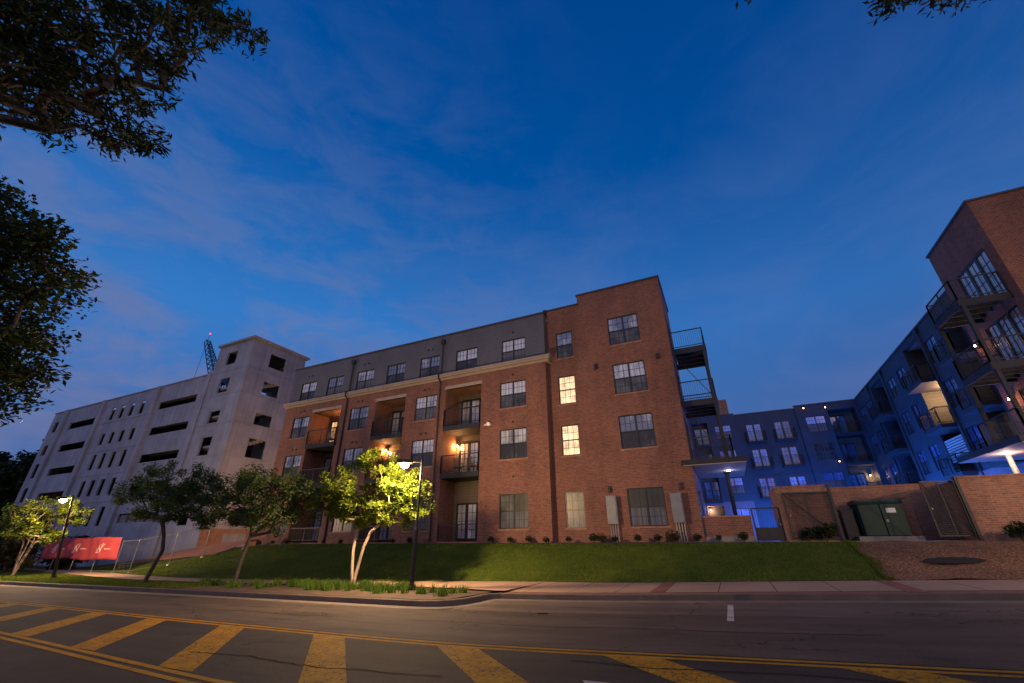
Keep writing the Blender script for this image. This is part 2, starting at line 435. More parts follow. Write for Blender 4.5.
# kerb polyline (front = road side)
kp = [(-200,11.35),(-120,11.35)]+[(x,11.35) for x in rngs(-80,-8.7,4.0)]+[(-8.25,11.40),(-7.85,11.55),(-7.55,11.85),(-7.37,12.3),(-7.32,12.8),(-7.32,13.3),(-7.28,13.6),(-7.05,13.8)]+[(x, Yc(x)) for x in rngs(-6.6,40,2.0)]
def offs(pts, d):
    out = []
    for i, p in enumerate(pts):
        a = pts[max(0,i-1)]; b = pts[min(len(pts)-1,i+1)]
        t = Vector((b[0]-a[0], b[1]-a[1])).normalized(); n = Vector((-t.y, t.x))
        out.append((p[0]+n.x*d, p[1]+n.y*d))
    return out
kb = offs(kp, .16)
mb = MB()
for i in range(len(kp)-1):
    (x0,y0),(x1,y1) = kp[i],kp[i+1]; (u0,v0),(u1,v1) = kb[i],kb[i+1]
    za, zb = zr(x0), zr(x1); o0, o1 = offs(kp,.02)[i], offs(kp,.02)[i+1]
    mb.quad((x0,y0,za-.1),(x1,y1,zb-.1),(o1[0],o1[1],zb+.135),(o0[0],o0[1],za+.135))
    o2, o3 = offs(kp,.045)[i], offs(kp,.045)[i+1]
    mb.quad((o0[0],o0[1],za+.135),(o1[0],o1[1],zb+.135),(o3[0],o3[1],zb+.15),(o2[0],o2[1],za+.15))
    mb.quad((o2[0],o2[1],za+.15),(o3[0],o3[1],zb+.15),(u1,v1,zb+.15),(u0,v0,za+.15))
tag(mb.build('kerb', MAT['kerb']), kind='structure')
# gutter pan, slightly different tone
g0 = offs(kp, -.42)
mb = MB()
for i in range(len(kp)-1):
    mb.quad((kp[i][0],kp[i][1],zr(kp[i][0])+.006),(kp[i+1][0],kp[i+1][1],zr(kp[i+1][0])+.006),(g0[i+1][0],g0[i+1][1],zr(g0[i+1][0])+.004),(g0[i][0],g0[i][1],zr(g0[i][0])+.004))
MAT['gutter'] = panel_mat('gutter_concrete', (.15,.118,.092), .9, .35, 1.4, False, .3)
tag(mb.build('gutter', MAT['gutter']), kind='structure')
# far side of the street, behind the camera
mb = MB()
for x0, x1 in zip(rngs(-80,58,4)[:-1], rngs(-80,58,4)[1:]):
    for (ya, yb, h) in ((-4.35,-4.2,.15),):
        mb.quad((x0,yb,zr(x0)-.05),(x1,yb,zr(x1)-.05),(x1,yb,zr(x1)+h),(x0,yb,zr(x0)+h))
        mb.quad((x0,yb,zr(x0)+h),(x1,yb,zr(x1)+h),(x1,ya,zr(x1)+h),(x0,ya,zr(x0)+h))
tag(mb.build('kerb', MAT['kerb']), kind='structure')
tag(strip('lawn', MAT['grass'], rngs(-100,60,4.0), lambda x:-30, lambda x:-4.35, 3, lambda x,y: zr(x)+.14), kind='structure')

MAT['far_lane'] = asphalt('lamplit_travel_lane', (.070,.052,.042), (.105,.078,.062))  # lamp light on the far lane put into a lighter, browner asphalt
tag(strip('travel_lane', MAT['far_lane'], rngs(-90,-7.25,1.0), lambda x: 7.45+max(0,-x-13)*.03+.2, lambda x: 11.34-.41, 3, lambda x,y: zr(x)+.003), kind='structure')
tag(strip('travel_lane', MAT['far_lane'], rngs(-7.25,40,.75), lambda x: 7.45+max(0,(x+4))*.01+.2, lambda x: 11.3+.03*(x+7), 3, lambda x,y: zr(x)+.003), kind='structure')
MAT['lane'] = asphalt('lighter_parking_lane', (.105,.080,.064), (.15,.115,.090))  # lighter, browner asphalt tone for the parking lane
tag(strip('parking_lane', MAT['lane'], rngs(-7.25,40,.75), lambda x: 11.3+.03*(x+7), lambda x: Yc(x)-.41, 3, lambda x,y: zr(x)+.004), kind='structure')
# sidewalk: right part, left part
sw = strip('sidewalk', MAT['sidewalk'], rngs(-7.0,40,.47), lambda x: Yc(x)+.52, lambda x: 17.7, 4, lambda x,y: zr(x)+.15+.05*(y-Yc(x))/4)
tag(sw, kind='structure')
tag(strip('sidewalk', MAT['paver'], rngs(-7.0,40,.47), lambda x: Yc(x)+.155, lambda x: Yc(x)+.52, 1, lambda x,y: zr(x)+.150), kind='structure')
tag(strip('sidewalk', MAT['sidewalk'], rngs(-90,-7.0,.8), Ysf, Ysb, 3, lambda x,y: zr(x)+.2), kind='structure')
mb = MB()
def zsw(x, y): return zr(x)+.15+.05*(y-Yc(x))/4+.005
for xa in (-2.35, 3.72):
    for y0, y1 in zip(rngs(14.62,17.7,.5)[:-1], rngs(14.62,17.7,.5)[1:]):
        mb.quad((xa-.2,y0,zsw(xa-.2,y0)),(xa+.2,y0,zsw(xa+.2,y0)),(xa+.2,y1,zsw(xa+.2,y1)),(xa-.2,y1,zsw(xa-.2,y1)))
for y in (15.3,):
    pass
tag(mb.build('paver_band', MAT['paver']), kind='structure')
# planting strip (between kerb and sidewalk) and lawn
def Yk2(x): return 11.51 if x < -8.6 else lerp_poly([(-8.6,11.51),(-8.2,11.58),(-7.9,11.75),(-7.7,12.0),(-7.5,12.6),(-7.48,13.6)], x)
tag(strip('lawn', MAT['grass'], rngs(-90,-22,1.0), Yk2, Ysf, 4, lambda x,y: zr(x)+.16), kind='structure')
tag(strip('planting_bed', MAT['bed'], rngs(-22,-7.48,.25), Yk2, Ysf, 4, lambda x,y: zr(x)+.16), kind='structure')
def lawn_right(x, y): return gz(x, y)+.004
tag(strip('lawn', MAT['grass'], rngs(-90,3.9,.6), lambda x: Ysb(x)+.01, lambda x: max(22.2, ybk(x)-.1), 14, lawn_right), kind='structure')
tag(strip('foundation_bed', MAT['bed'], rngs(-31.4,2.0,.8), lambda x: 21.75, lambda x: 23.0, 3, lambda x,y: gz(x,y)+.02), kind='structure')
tag(strip('mulch_bed', MAT['mulch'], rngs(3.9,30,.4), lambda x: 17.71, lambda x: 22.75, 16, lambda x,y: gz(x,y)+.012+.03*math.sin(x*3.1)*math.sin(y*2.7)), kind='structure')
tag(MB().box(-2.2,30,22.75,53,1.3,1.55).build('courtyard_paving', MAT['pad']), kind='structure')
# red clay behind the construction fence
tag(strip('bare_clay', MAT['clay'], rngs(-75,-31.2,1.5), lambda x: ybk(x)-.2 if x<-44 else 19.6+ (22.3-19.6)*0, lambda x: 24.5, 4, lambda x,y: gz(x,y)+.05+.5*sm((x+48)/14.)*sm((y-20)/3)), kind='structure')

# ---- road markings
mk = 0.004
def ribbon(name, mat, f, xa, xb, w, dz=.004, lab=None, cat='road marking', st=.6, grp=None):
    mb = MB(); X = rngs(xa, xb, st)
    for a, b in zip(X[:-1], X[1:]):
        mb.quad((a,f(a)-w/2,zr(a)+dz),(b,f(b)-w/2,zr(b)+dz),(b,f(b)+w/2,zr(b)+dz),(a,f(a)+w/2,zr(a)+dz))
    o = mb.build(name, mat); tag(o, kind='structure'); return o
def yfar(x): return 7.45+max(0,(x+4))*.01+max(0,-x-13)*.03
def ynear(x): return 4.42+.06*max(0,-6.7-x)-.02*max(0,x+6.7)
ribbon('yellow_line', MAT['yellow_line'], lambda x: yfar(x)+.09, -60, 30, .105)
ribbon('yellow_line', MAT['yellow_line'], lambda x: yfar(x)-.11, -60, 30, .105)
ribbon('yellow_line', MAT['yellow_line'], lambda x: ynear(x)+.10, -60, 30, .105)
ribbon('yellow_line', MAT['yellow_line'], lambda x: ynear(x)-.10, -60, 30, .105)
for i in range(-8, 6):
    xa = -7.95+2.9*i
    y1 = yfar(xa)-.165; w = .82
    mb = MB(); n = 8
    y0 = ynear(xa+2.8)+.16
    k = 1.02
    for j in range(n):
        ya = y1+(y0-y1)*j/n; yb = y1+(y0-y1)*(j+1)/n
        sa = (y1-ya)*k+.12; sb = (y1-yb)*k+.12
        mb.quad((xa+sa,ya,zr(xa+sa)+.0045),(xa+sb,yb,zr(xa+sb)+.0045),(xa+sb+w,yb,zr(xa+sb+w)+.0045),(xa+sa+w,ya,zr(xa+sa+w)+.0045))
    tag(mb.build('hatching_bar', MAT['yellow']), kind='structure')
mb = MB(); mb.quad((-.44,10.7,zr(-.4)+.009),(-.31,10.7,zr(-.3)+.009),(-.33,13.2,zr(-.3)+.009),(-.46,13.2,zr(-.4)+.009))
tag(mb.build('parking_line', MAT['white_line']), kind='structure')
mb = MB(); mb.poly([(-4.49+.22*math.cos(t)*(1+.2*math.sin(3*t)), 11.19+.1*math.sin(t), zr(-4.5)+.006) for t in [i*math.pi/10 for i in range(20)]])
tag(mb.build('asphalt_patch', MAT['patch']), kind='structure')
for pts in ([(-8.6,5.42),(-8.07,5.5),(-7.4,5.62),(-6.6,5.52),(-5.68,5.5),(-5.0,5.62),(-4.34,5.61),(-3.6,5.7)],[(-7.2,9.4),(-5.5,9.55),(-3.9,9.45),(-2.2,9.62),(0,9.5),(2.2,9.7)],[(-14,8.9),(-12.2,9.05),(-10.7,8.95),(-9.0,9.2)],[(-2.4,6.9),(-1.2,6.75),(.3,6.9),(1.6,6.8)]):
    mb = MB(); pp = []
    for (a, b) in zip(pts[:-1], pts[1:]):
        for k in range(6): t_ = k/6; pp.append((a[0]+(b[0]-a[0])*t_, a[1]+(b[1]-a[1])*t_+random.uniform(-.025,.025)))
    for a, b in zip(pp[:-1], pp[1:]): mb.quad((a[0],a[1]-.012,zr(a[0])+.0085),(b[0],b[1]-.012,zr(b[0])+.0085),(b[0],b[1]+.012,zr(b[0])+.0085),(a[0],a[1]+.012,zr(a[0])+.0085))
    tag(mb.build('road_crack', MAT['patch']), kind='structure')
mb = MB(); mb.poly([(-1.95,6.0,zr(-1.9)+.006),(-1.6,5.98,zr(-1.6)+.006),(-1.2,5.2,zr(-1.2)+.006),(-1.5,5.1,zr(-1.5)+.006)])
tag(mb.build('white_arrow', MAT['white_line']), kind='structure')

# ------------------------------------------------------------------ window kit (cached meshes; local: x along wall, -y outward, z up, origin bottom centre)
WK = {}
def wk(key, fn, mat, name):
    k = (key, mat.name)
    if k not in WK:
        mb = MB(); fn(mb); WK[k] = mb.mesh(name, mat)
    return WK[k]
def put(name, mesh, parent, loc=(0,0,0), rz=0):
    o = bpy.data.objects.new(name, mesh); COL.objects.link(o); o.parent = parent; o.location = loc; o.rotation_euler = (0,0,rz); return o
FACE = {'S': 0, 'E': R(90), 'W': R(-90), 'N': R(180)}
def window(bld, c, w, h, face='S', units=2, up='pane', low='pane_low', ins=.09, detail=True):
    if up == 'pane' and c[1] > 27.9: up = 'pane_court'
    base = wloc(bld)
    def fr(mb):
        t = .055; d0, d1 = ins-.045, ins+.03
        mb.box(-w/2, w/2, d0, d1, 0, t); mb.box(-w/2, w/2, d0, d1, h-t, h)
        mb.box(-w/2, -w/2+t, d0, d1, t, h-t); mb.box(w/2-t, w/2, d0, d1, t, h-t)
        uw = w/units
        for i in range(1, units): mb.box(-w/2+i*uw-.045, -w/2+i*uw+.045, d0-.004, d1, t, h-t)
        for i in range(units):
            a = -w/2+i*uw+.045; b = a+uw-.09
            mb.box(a, b, d0+.008, d1, h*.5-.03, h*.5+.03)
            if detail:
                for k in (1, 2): x = a+(b-a)*k/3; mb.box(x-.011, x+.011, ins-.012, ins+.004, t, h-t)
                for zz in (.25, .75): mb.box(a, b, ins-.013, ins+.004, h*zz-.011, h*zz+.011)
    o = put('window', wk(('w', w, h, units, ins, detail), fr, MAT['frame'], 'window'), bld, Vector(c)-base, FACE[face])
    put('pane', wk(('p', w, h, units, ins, 1), lambda mb: mb.quad((-w/2+.03,ins,h*.5),(w/2-.03,ins,h*.5),(w/2-.03,ins,h-.03),(-w/2+.03,ins,h-.03)), MAT[up], 'pane'), o)
    put('insect_screen' if low == 'pane_low' else 'pane', wk(('q', w, h, units, ins, 1), lambda mb: mb.quad((-w/2+.03,ins,.03),(w/2-.03,ins,.03),(w/2-.03,ins,h*.5),(-w/2+.03,ins,h*.5)), MAT[low], 'pane'), o)
    return o
def french(bld, c, w, h, face='S', leaves=2, glass='pane_door', ins=.08):
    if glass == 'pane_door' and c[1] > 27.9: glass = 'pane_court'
    base = wloc(bld)
    lw = w/leaves
    def fr(mb):
        mb.box(-w/2, w/2, ins-.05, ins+.03, h-.09, h)
        for i in range(leaves+1):
            x = -w/2+i*lw; a = max(-w/2, x-.09); b = min(w/2, x+.09); mb.box(a, b, ins-.05, ins+.03, 0, h-.09)
        for i in range(leaves):
            a = -w/2+i*lw+.09; b = a+lw-.18
            if a < -w/2+.05: a = -w/2+.09
            mb.box(a, b, ins-.04, ins+.03, 0, .16)
            mb.box((a+b)/2-.012, (a+b)/2+.012, ins-.02, ins+.01, .16, h-.09)
            for k in range(1, 4): z = .16+(h-.25)*k/4; mb.box(a, b, ins-.021, ins+.01, z-.012, z+.012)
    o = put('door', wk(('f', w, h, leaves, ins), fr, MAT['frame'], 'door'), bld, Vector(c)-base, FACE[face])
    put('pane', wk(('fp', w, h, leaves, ins), lambda mb: mb.quad((-w/2+.03,ins,.05),(w/2-.03,ins,.05),(w/2-.03,ins,h-.03),(-w/2+.03,ins,h-.03)), MAT[glass], 'pane'), o)
    return o

def wall(mb, face, plane, a0, a1, z0, z1, holes=(), depth=.14):
    """wall sheet with openings and their reveals; a = X (face S/N) or Y (face E/W)"""
    A = sorted({a0, a1, *[h[0] for h in holes], *[h[1] for h in holes]}); Zs = sorted({z0, z1, *[h[2] for h in holes], *[h[3] for h in holes]})
    A = [a for a in A if a0 <= a <= a1]; Zs = [z for z in Zs if z0 <= z <= z1]
    sg = {'S': 1, 'N': -1, 'W': 1, 'E': -1}[face]
    def P(a, z, d=0):
        q = plane+sg*d
        return (a, q, z) if face in 'SN' else (q, a, z)
    for i in range(len(A)-1):
        # merge vertical runs
        run = None
        for j in range(len(Zs)-1):
            ca, cz = (A[i]+A[i+1])/2, (Zs[j]+Zs[j+1])/2
            hol = any(h[0] < ca < h[1] and h[2] < cz < h[3] for h in holes)
            if hol:
                if run is not None: mb.quad(P(A[i],run), P(A[i+1],run), P(A[i+1],Zs[j]), P(A[i],Zs[j])); run = None
            elif run is None: run = Zs[j]
        if run is not None: mb.quad(P(A[i],run), P(A[i+1],run), P(A[i+1],Zs[-1]), P(A[i],Zs[-1]))
    for h in holes:
        d = h[4] if len(h) > 4 else depth
        b0, b1, c0, c1 = h[:4]
        mb.quad(P(b0,c0), P(b0,c1), P(b0,c1,d), P(b0,c0,d)); mb.quad(P(b1,c0), P(b1,c1), P(b1,c1,d), P(b1,c0,d))
        mb.quad(P(b0,c1), P(b1,c1), P(b1,c1,d), P(b0,c1,d)); mb.quad(P(b0,c0), P(b1,c0), P(b1,c0,d), P(b0,c0,d))
    return mb

def railing(mb, pts, z, h=1.05, gap=.11, mesh=True):
    """rail along points; frame posts, top and bottom rails, pickets"""
    for (a, b) in zip(pts[:-1], pts[1:]):
        a = Vector((*a, z)); b = Vector((*b, z)); d = b-a; Ln = d.length; u = Vector((0,0,1))
        mb.bar(a+u*h, b+u*h, .05); mb.bar(a+u*.10, b+u*.10, .035)
        n = max(1, round(Ln/1.4))
        for i in range(n+1): p = a+d*i/n; mb.bar(p, p+u*h, .05)
        m = int(Ln/gap)
        for i in range(1, m): p = a+d*i/m; mb.tube(p+u*.10, p+u*(h-.02), .008, n=4, caps=False)

def point(name, loc, energy, color, radius=.08, parent=None):
    l = bpy.data.lights.new(name, 'POINT'); l.energy = energy; l.color = color; l.shadow_soft_size = radius
    o = bpy.data.objects.new(name, l); COL.objects.link(o)
    if parent is not None: o.parent = parent; o.location = Vector(loc)-wloc(parent)
    else: o.location = loc
    return o
WARM = (1.0,.62,.32)
def wall_light(bld, loc, face, energy, color=WARM, bulb='bulb'):
    d = {'S': (0,-1), 'E': (1,0), 'W': (-1,0), 'N': (0,1)}[face]
    x, y, z = loc
    mb = MB(); mb.box(x-.05-abs(d[1])*.02, x+.05+abs(d[1])*.02, y-.05, y+.05, z-.12, z+.12)
    mb.tube((x,y,z+.08), (x+d[0]*.16, y+d[1]*.16, z+.12), .015); mb.tube((x+d[0]*.16, y+d[1]*.16, z+.10), (x+d[0]*.16, y+d[1]*.16, z+.16), .10, .04, 12)
    f = mb.build('wall_light', MAT['metal'], bld)
    b = MB(); b.tube((x+d[0]*.16, y+d[1]*.16, z+.0), (x+d[0]*.16, y+d[1]*.16, z+.09), .035, .03, 10)
    bo = bpy.data.objects.new('bulb', b.mesh('bulb', MAT[bulb], True, wloc(bld))); COL.objects.link(bo); bo.parent = f
    if energy: point('bulb_light', (x+d[0]*.30, y+d[1]*.30, z-.06), energy, color, .06, f)
    return f

# ================================================================== MAIN BRICK BUILDING
bm = thing('apartment_building', (-16.0,23.0,1.4), 'long red brick apartment block with dark top storey and recessed balconies facing the lawn', 'building')
YA, YB = 22.5, 23.0
SILL = (2.23, 5.95, 9.03); TOP = (4.02, 7.70, 10.70)
WX = (-29.4,-23.3,-17.25,-10.67)
BAY = ((-28.2,-25.2),(-21.75,-19.05),(-15.67,-12.93))
ww = 1.78
holes = [(x-ww/2, x+ww/2, s, t) for x in WX for s, t in zip(SILL, TOP)]
bay_d = 1.7
holes += [(a, b, 1.62, 10.9, bay_d) for a, b in BAY]
w = MB()
wall(w, 'S', YA, -31.4, -8.45, .6, 11.62, holes)
wall(w, 'E', -8.45, YA, YB, .6, 11.62)
wall(w, 'W', -31.4, YA, 38, -.2, 11.62)
SX = -7.31; BX = -3.60
SW = ((2.22,4.00),(5.93,7.65),(8.92,10.66),(11.86,13.64)); BW = ((2.24,4.03),(6.02,7.82),(9.07,10.87),(12.09,13.92))
hb = [(SX-.53, SX+.53, a, b) for a, b in SW]+[(BX-.9, BX+.9, a, b) for a, b in BW]
wall(w, 'S', YB, -8.45, -6.28, .6, 15.37, [h for h in hb if h[0] < -6.28])
wall(w, 'S', YB, -6.28, -1.2, .6, 16.0, [h for h in hb if h[0] > -6.28])
wall(w, 'W', -6.28, YB, 26, 15.37, 16.0)
wall(w, 'W', -8.45, YB, 26, 11.6, 15.37)
egr = [(23.65,26.45,1.6,4.1),(23.65,26.45,5.2,7.7),(23.65,26.45,8.3,10.8),(23.65,26.45,11.3,13.8)]
wall(w, 'E', -1.2, YB, 27.8, .6, 16.0, egr)
wall(w, 'N', 27.8, -6.28, -1.2, 1.4, 16.0)
w.build('wall', MAT['brick'], bm)
# lower inner leaf of each bay (siding) with doors, windows and slabs
w = MB()
levels = (1.62, 5.42, 8.35)
for (a, b) in BAY:
    MB().quad((a,YA+bay_d,1.62),(b,YA+bay_d,1.62),(b,YA+bay_d,10.9),(a,YA+bay_d,10.9)).build('bay_siding', MAT['siding_bay'], bm)
    MB().box(a-.05, b+.05, YA-.03, YA+.16, 10.9, 11.12).build('lintel', MAT['stone'], bm)
for bi, (a, b) in enumerate(BAY):
    for li, z in enumerate(levels):
        if li:
            MB().box(a+.01, b-.01, YA-.12, YA+bay_d-.01, z-.30, z).build('balcony_deck', MAT['deck'], bm)
            r = MB(); railing(r, [(a+.04, YA+.02), (a+.04, YA-.10), (b-.04, YA-.10), (b-.04, YA+.02)], z); r.build('railing', MAT['metal'], bm)
        else:
            r = MB(); railing(r, [(a+.06, YA+.06), (b-.06, YA+.06)], z+.05, .85); r.build('railing', MAT['metal'], bm)
        g = 'pane_door'
        if (bi, li) == (0, 2): g = 'pane_warm'
        french(bm, ((a+b)/2-.35, YA+bay_d-.13, z+.02), 1.5, 2.15, 'S', 2, g)
wall_light(bm, (-31.47, 27.5, 5.2), 'W', 1700, (1.0,.50,.20))  # unseen wall light added to warm the side of the garage tower
wall_light(bm, (-25.65, YA+bay_d-.05, 10.35), 'S', 150, (1.0,.45,.14))
wall_light(bm, (-21.6, YA+bay_d-.05, 7.6), 'S', 130, (1.0,.45,.14))
wall_light(bm, (-15.5, YA+bay_d-.05, 7.35), 'S', 130, (1.0,.45,.14))
# patio chairs on the second floor balcony: own things further below
for x in WX:
    for k, (s, t) in enumerate(zip(SILL, TOP)):
        window(bm, (x, YA, s), ww, round(t-s,3), 'S', 2, 'pane_dim' if k == 0 else 'pane')
# top storey in siding
w = MB(); TX = (-29.4,-26.4,-23.28,-20.3,-17.25,-14.2,-10.65); YT = YA+.06
wall(w, 'S', YT, -31.4, -8.47, 11.9, 15.05, [(x-.85, x+.85, 12.03, 13.66, .1) for x in TX])
wall(w, 'E', -8.47, YT, YB, 11.9, 15.05)
wall(w, 'W', -31.4, YT, 38, 11.6, 15.05)
w.build('siding_wall', MAT['siding'], bm)
for x in TX: window(bm, (x, YT, 12.03), 1.7, 1.63, 'S', 2)
w = MB()
w.box(-31.5, -8.20, YA-.10, YA+.06, 11.60, 11.76); w.box(-31.6, -8.12, YA-.22, YA+.10, 11.762, 11.90); w.box(-31.65, -8.06, YA-.27, YA+.12, 11.902, 12.0)
w.box(-8.449, -8.20, YA+.062, YB-.003, 11.60, 11.76); w.box(-8.449, -8.12, YA+.102, YB-.003, 11.763, 11.90); w.box(-8.449, -8.06, YA+.122, YB-.003, 11.903, 12.0)
w.build('cornice', MAT['stone'], bm)
w = MB()
w.box(-31.5, -8.40, YT-.07, YT+.25, 15.05, 15.16); w.box(-8.399, -6.22, YB-.06, YB+.28, 15.37, 15.46); w.box(-6.34, -1.12, YB-.06, YB+.28, 16.0, 16.10)
w.box(-1.40, -1.12, YB+.281, 27.86, 16.0, 16.10); w.box(-8.6,-8.401, YT+.26, 26, 15.05, 15.45)
w.build('coping', MAT['coping'], bm)
w = MB(); w.box(-31.3, -8.5, YA+.4, 37.9, 14.5, 14.7); w.box(-8.4, -1.3, YB+.3, 27.7, 15.0, 15.2); w.build('roof', MAT['roof'], bm)
for x in WX:
    for s, t in zip(SILL, TOP): MB().box(x-.95, x+.95, YA-.035, YA+.05, s-.09, s-.003).build('window_sill', MAT['brick2'], bm)
for (a, b) in SW: MB().box(SX-.6, SX+.6, YB-.035, YB+.05, a-.09, a-.003).build('window_sill', MAT['brick2'], bm)
for (a, b) in BW: MB().box(BX-.98, BX+.98, YB-.035, YB+.05, a-.09, a-.003).build('window_sill', MAT['brick2'], bm)
for k, (a, b) in enumerate(SW):
    window(bm, (SX, YB, a), 1.06, round(b-a,3), 'S', 1, 'pane_lit' if k in (1,2) else ('pane_dim' if k == 0 else 'pane'), 'pane_lit' if k in (1,2) else 'pane_low')
for k, (a, b) in enumerate(BW): window(bm, (BX, YB, a), 1.8, round(b-a,3), 'S', 2, 'pane_dim' if k == 0 else 'pane')
for (y0, y1, z0, z1) in egr: french(bm, (-1.2, (y0+y1)/2, z0), round(y1-y0,3), round(z1-z0,3), 'E', 3)
for x in (-24.62, -16.12):
    w = MB(); w.tube((x, YA-.06, gz(x,YA)+.1), (x, YA-.06, 11.5), .055); w.tube((x, YA-.06, 11.5), (x, YA-.34, 11.72), .055)
    w.tube((x, YA-.34, 11.72), (x, YA-.34, 12.0), .055); w.tube((x, YA-.34, 12.0), (x, YA-.04, 12.15), .055); w.tube((x, YA-.04, 12.12), (x, YA-.04, 14.45), .055)
    w.box(x-.14, x+.14, YA-.16, YA+.04, 14.4, 14.72)
    w.build('downspout', MAT['metal'], bm)
w = MB()
for x in TX[0:1]+TX[2:3]+TX[4:5]:
    for dx in (-.2,.2): w.tube((x+dx, YT-.05, 14.2), (x+dx, YT+.01, 14.2), .07, n=10)
for x in WX:
    for z in (11.15, 8.1, 4.95):
        for dx in ((-.2,.2) if x != WX[3] else (0,)): w.tube((x+dx, YA-.05, z), (x+dx, YA+.01, z), .065, n=10)
w.tube((-10.65, YT-.05, 14.15), (-10.65, YT+.01, 14.15), .07, n=10)
w.build('vent', MAT['metal'], bm)
for (x, z) in ((-1.94,10.9),(-5.45,10.89),(-5.35,4.02),(-1.88,3.99)):
    w = MB(); w.tube((x, YB-.10, z-.16), (x, YB-.10, z+.16), .075, n=12); w.box(x-.04, x+.04, YB-.05, YB-.002, z-.06, z+.06); w.build('wall_sconce', MAT['metal'], bm)
w = MB(); w.box(-12.35,-12.15,YA-.12,YA-.002,8.05,8.2); w.tube((-12.33,YA-.2,8.1),(-12.42,YA-.38,8.02),.05,n=10); w.tube((-12.17,YA-.2,8.1),(-12.08,YA-.38,8.02),.05,n=10); w.tube((-12.25,YA-.16,8.12),(-12.25,YA-.26,8.1),.12,n=12)
w.build('security_camera', MAT['white'], bm)
# corner balconies and entrance canopy on the east side
def corner_balcony(bld, xw, xo, z, ysouth=23.53, ynorth=26.25):
    a, b = min(xw, xo), max(xw, xo)
    s = 1 if xo > xw else -1
    w = MB()
    w.box(a+.02 if s>0 else a, b if s>0 else b-.02, ysouth, ysouth+.14, z, z+.30); w.box(a+.02 if s>0 else a, b if s>0 else b-.02, ynorth-.14, ynorth, z, z+.30)
    xx = (xo-.14, xo) if s > 0 else (xo, xo+.14)
    w.box(xx[0], xx[1], ysouth+.141, ynorth-.141, z, z+.30)
    w.box(a+.15, b-.15, ysouth+.141, ynorth-.141, z+.18, z+.27)
    for k in range(1, 4): y = ysouth+(ynorth-ysouth)*k/4; w.box(a+.15, b-.15, y-.04, y+.04, z+.03, z+.178)
    w.build('balcony_deck', MAT['deck'], bld)
    r = MB(); xr = xo-.05*s; xi = xw+.06*s
    railing(r, [(xi, ysouth+.05), (xr, ysouth+.05), (xr, ynorth-.05), (xi, ynorth-.05)], z+.30)
    r.build('railing', MAT['metal'], bld)
def gateway_side(bld, xw, s, posts):
    xo = xw+1.8*s
    corner_balcony(bld, xw, xo, 11.08); corner_balcony(bld, xw, xo, 8.04)
    a, b = sorted((xw-.45*s, xw+2.46*s))
    # canopy: a deep fascia wrapped round the corner, white soffit
    w = MB()
    y0, y1 = 22.72, 28.3
    w.box(a, b, y0, YB-.004, 4.93, 5.17)
    c, d = sorted((xw+.004*s, xw+2.46*s))
    w.box(c, d, YB-.003, y1, 4.93, 5.17)
    w.build('canopy', MAT['deck'], bld)
    w = MB(); w.box(min(a,b)+.06, max(a,b)-.06, y0+.05, YB-.01, 4.905, 4.928); w.box(c+.02, d-.06, YB-.009, y1-.06, 4.905, 4.928)
    w.build('soffit', MAT['soffit'], bld)
    r = MB(); xr = xw+2.3*s; xi = xw+.06*s
    railing(r, [(xi, YB+.12), (xr-.35*s, YB+.12), (xr-.35*s, 26.3), (xi, 26.3)], 5.17, 1.1, .07); r.build('railing', MAT['metal'], bld)
    for (px, py) in posts:
        w = MB(); w.box(px-.07, px+.07, py-.07, py+.07, 5.17, 11.08); w.build('post', MAT['deck'], bld)
    w = MB(); w.tube((xw+.1*s, 23.6, 8.0), (xo-.15*s, 23.6, 5.3), .018, n=6); w.tube((xw+.1*s, 23.6, 11.0), (xo-.15*s, 23.6, 8.4), .018, n=6); w.build('brace_rod', MAT['metal'], bld)
    cx = xw+1.5*s
    w = MB(); w.tube((cx, 26.2, 1.55), (cx, 26.2, 4.90), .10, n=14); w.box(cx-.16, cx+.16, 26.04, 26.36, 4.86, 4.903)
    w.build('column', MAT['soffit'] if s < 0 else MAT['deck'], bld)
gateway_side(bm, -1.2, 1, [(.46,23.62),(.46,26.15)])
# wing behind the corner (courtyard side)
w = MB(); CH = [(y-.85, y+.85, a, b) for y in (30.5,35.5,41,47) for a, b in ((6.0,7.7),(9.0,10.7),(12.0,13.6))]
wall(w, 'E', -2.15, 27.8, 52.9, 1.4, 14.55, CH); w.build('courtyard_wall', MAT['siding_court'], bm)
for y in (30.5,35.5,41,47):
    for a, b in ((6.0,7.7),(9.0,10.7),(12.0,13.6)): window(bm, (-2.15, y, a), 1.7, round(b-a,3), 'E')
w = MB(); w.box(-14, -2.2, 27.9, 52.9, 14.2, 14.4); w.build('roof', MAT['roof'], bm)
w = MB(); w.box(-2.3, -2.08, 27.86, 52.9, 14.55, 14.64); w.build('coping', MAT['coping'], bm)
MB().box(-31.3,-9,YA+bay_d+.6,30,.6,14.4).build('interior', MAT['conc_dark'], bm)

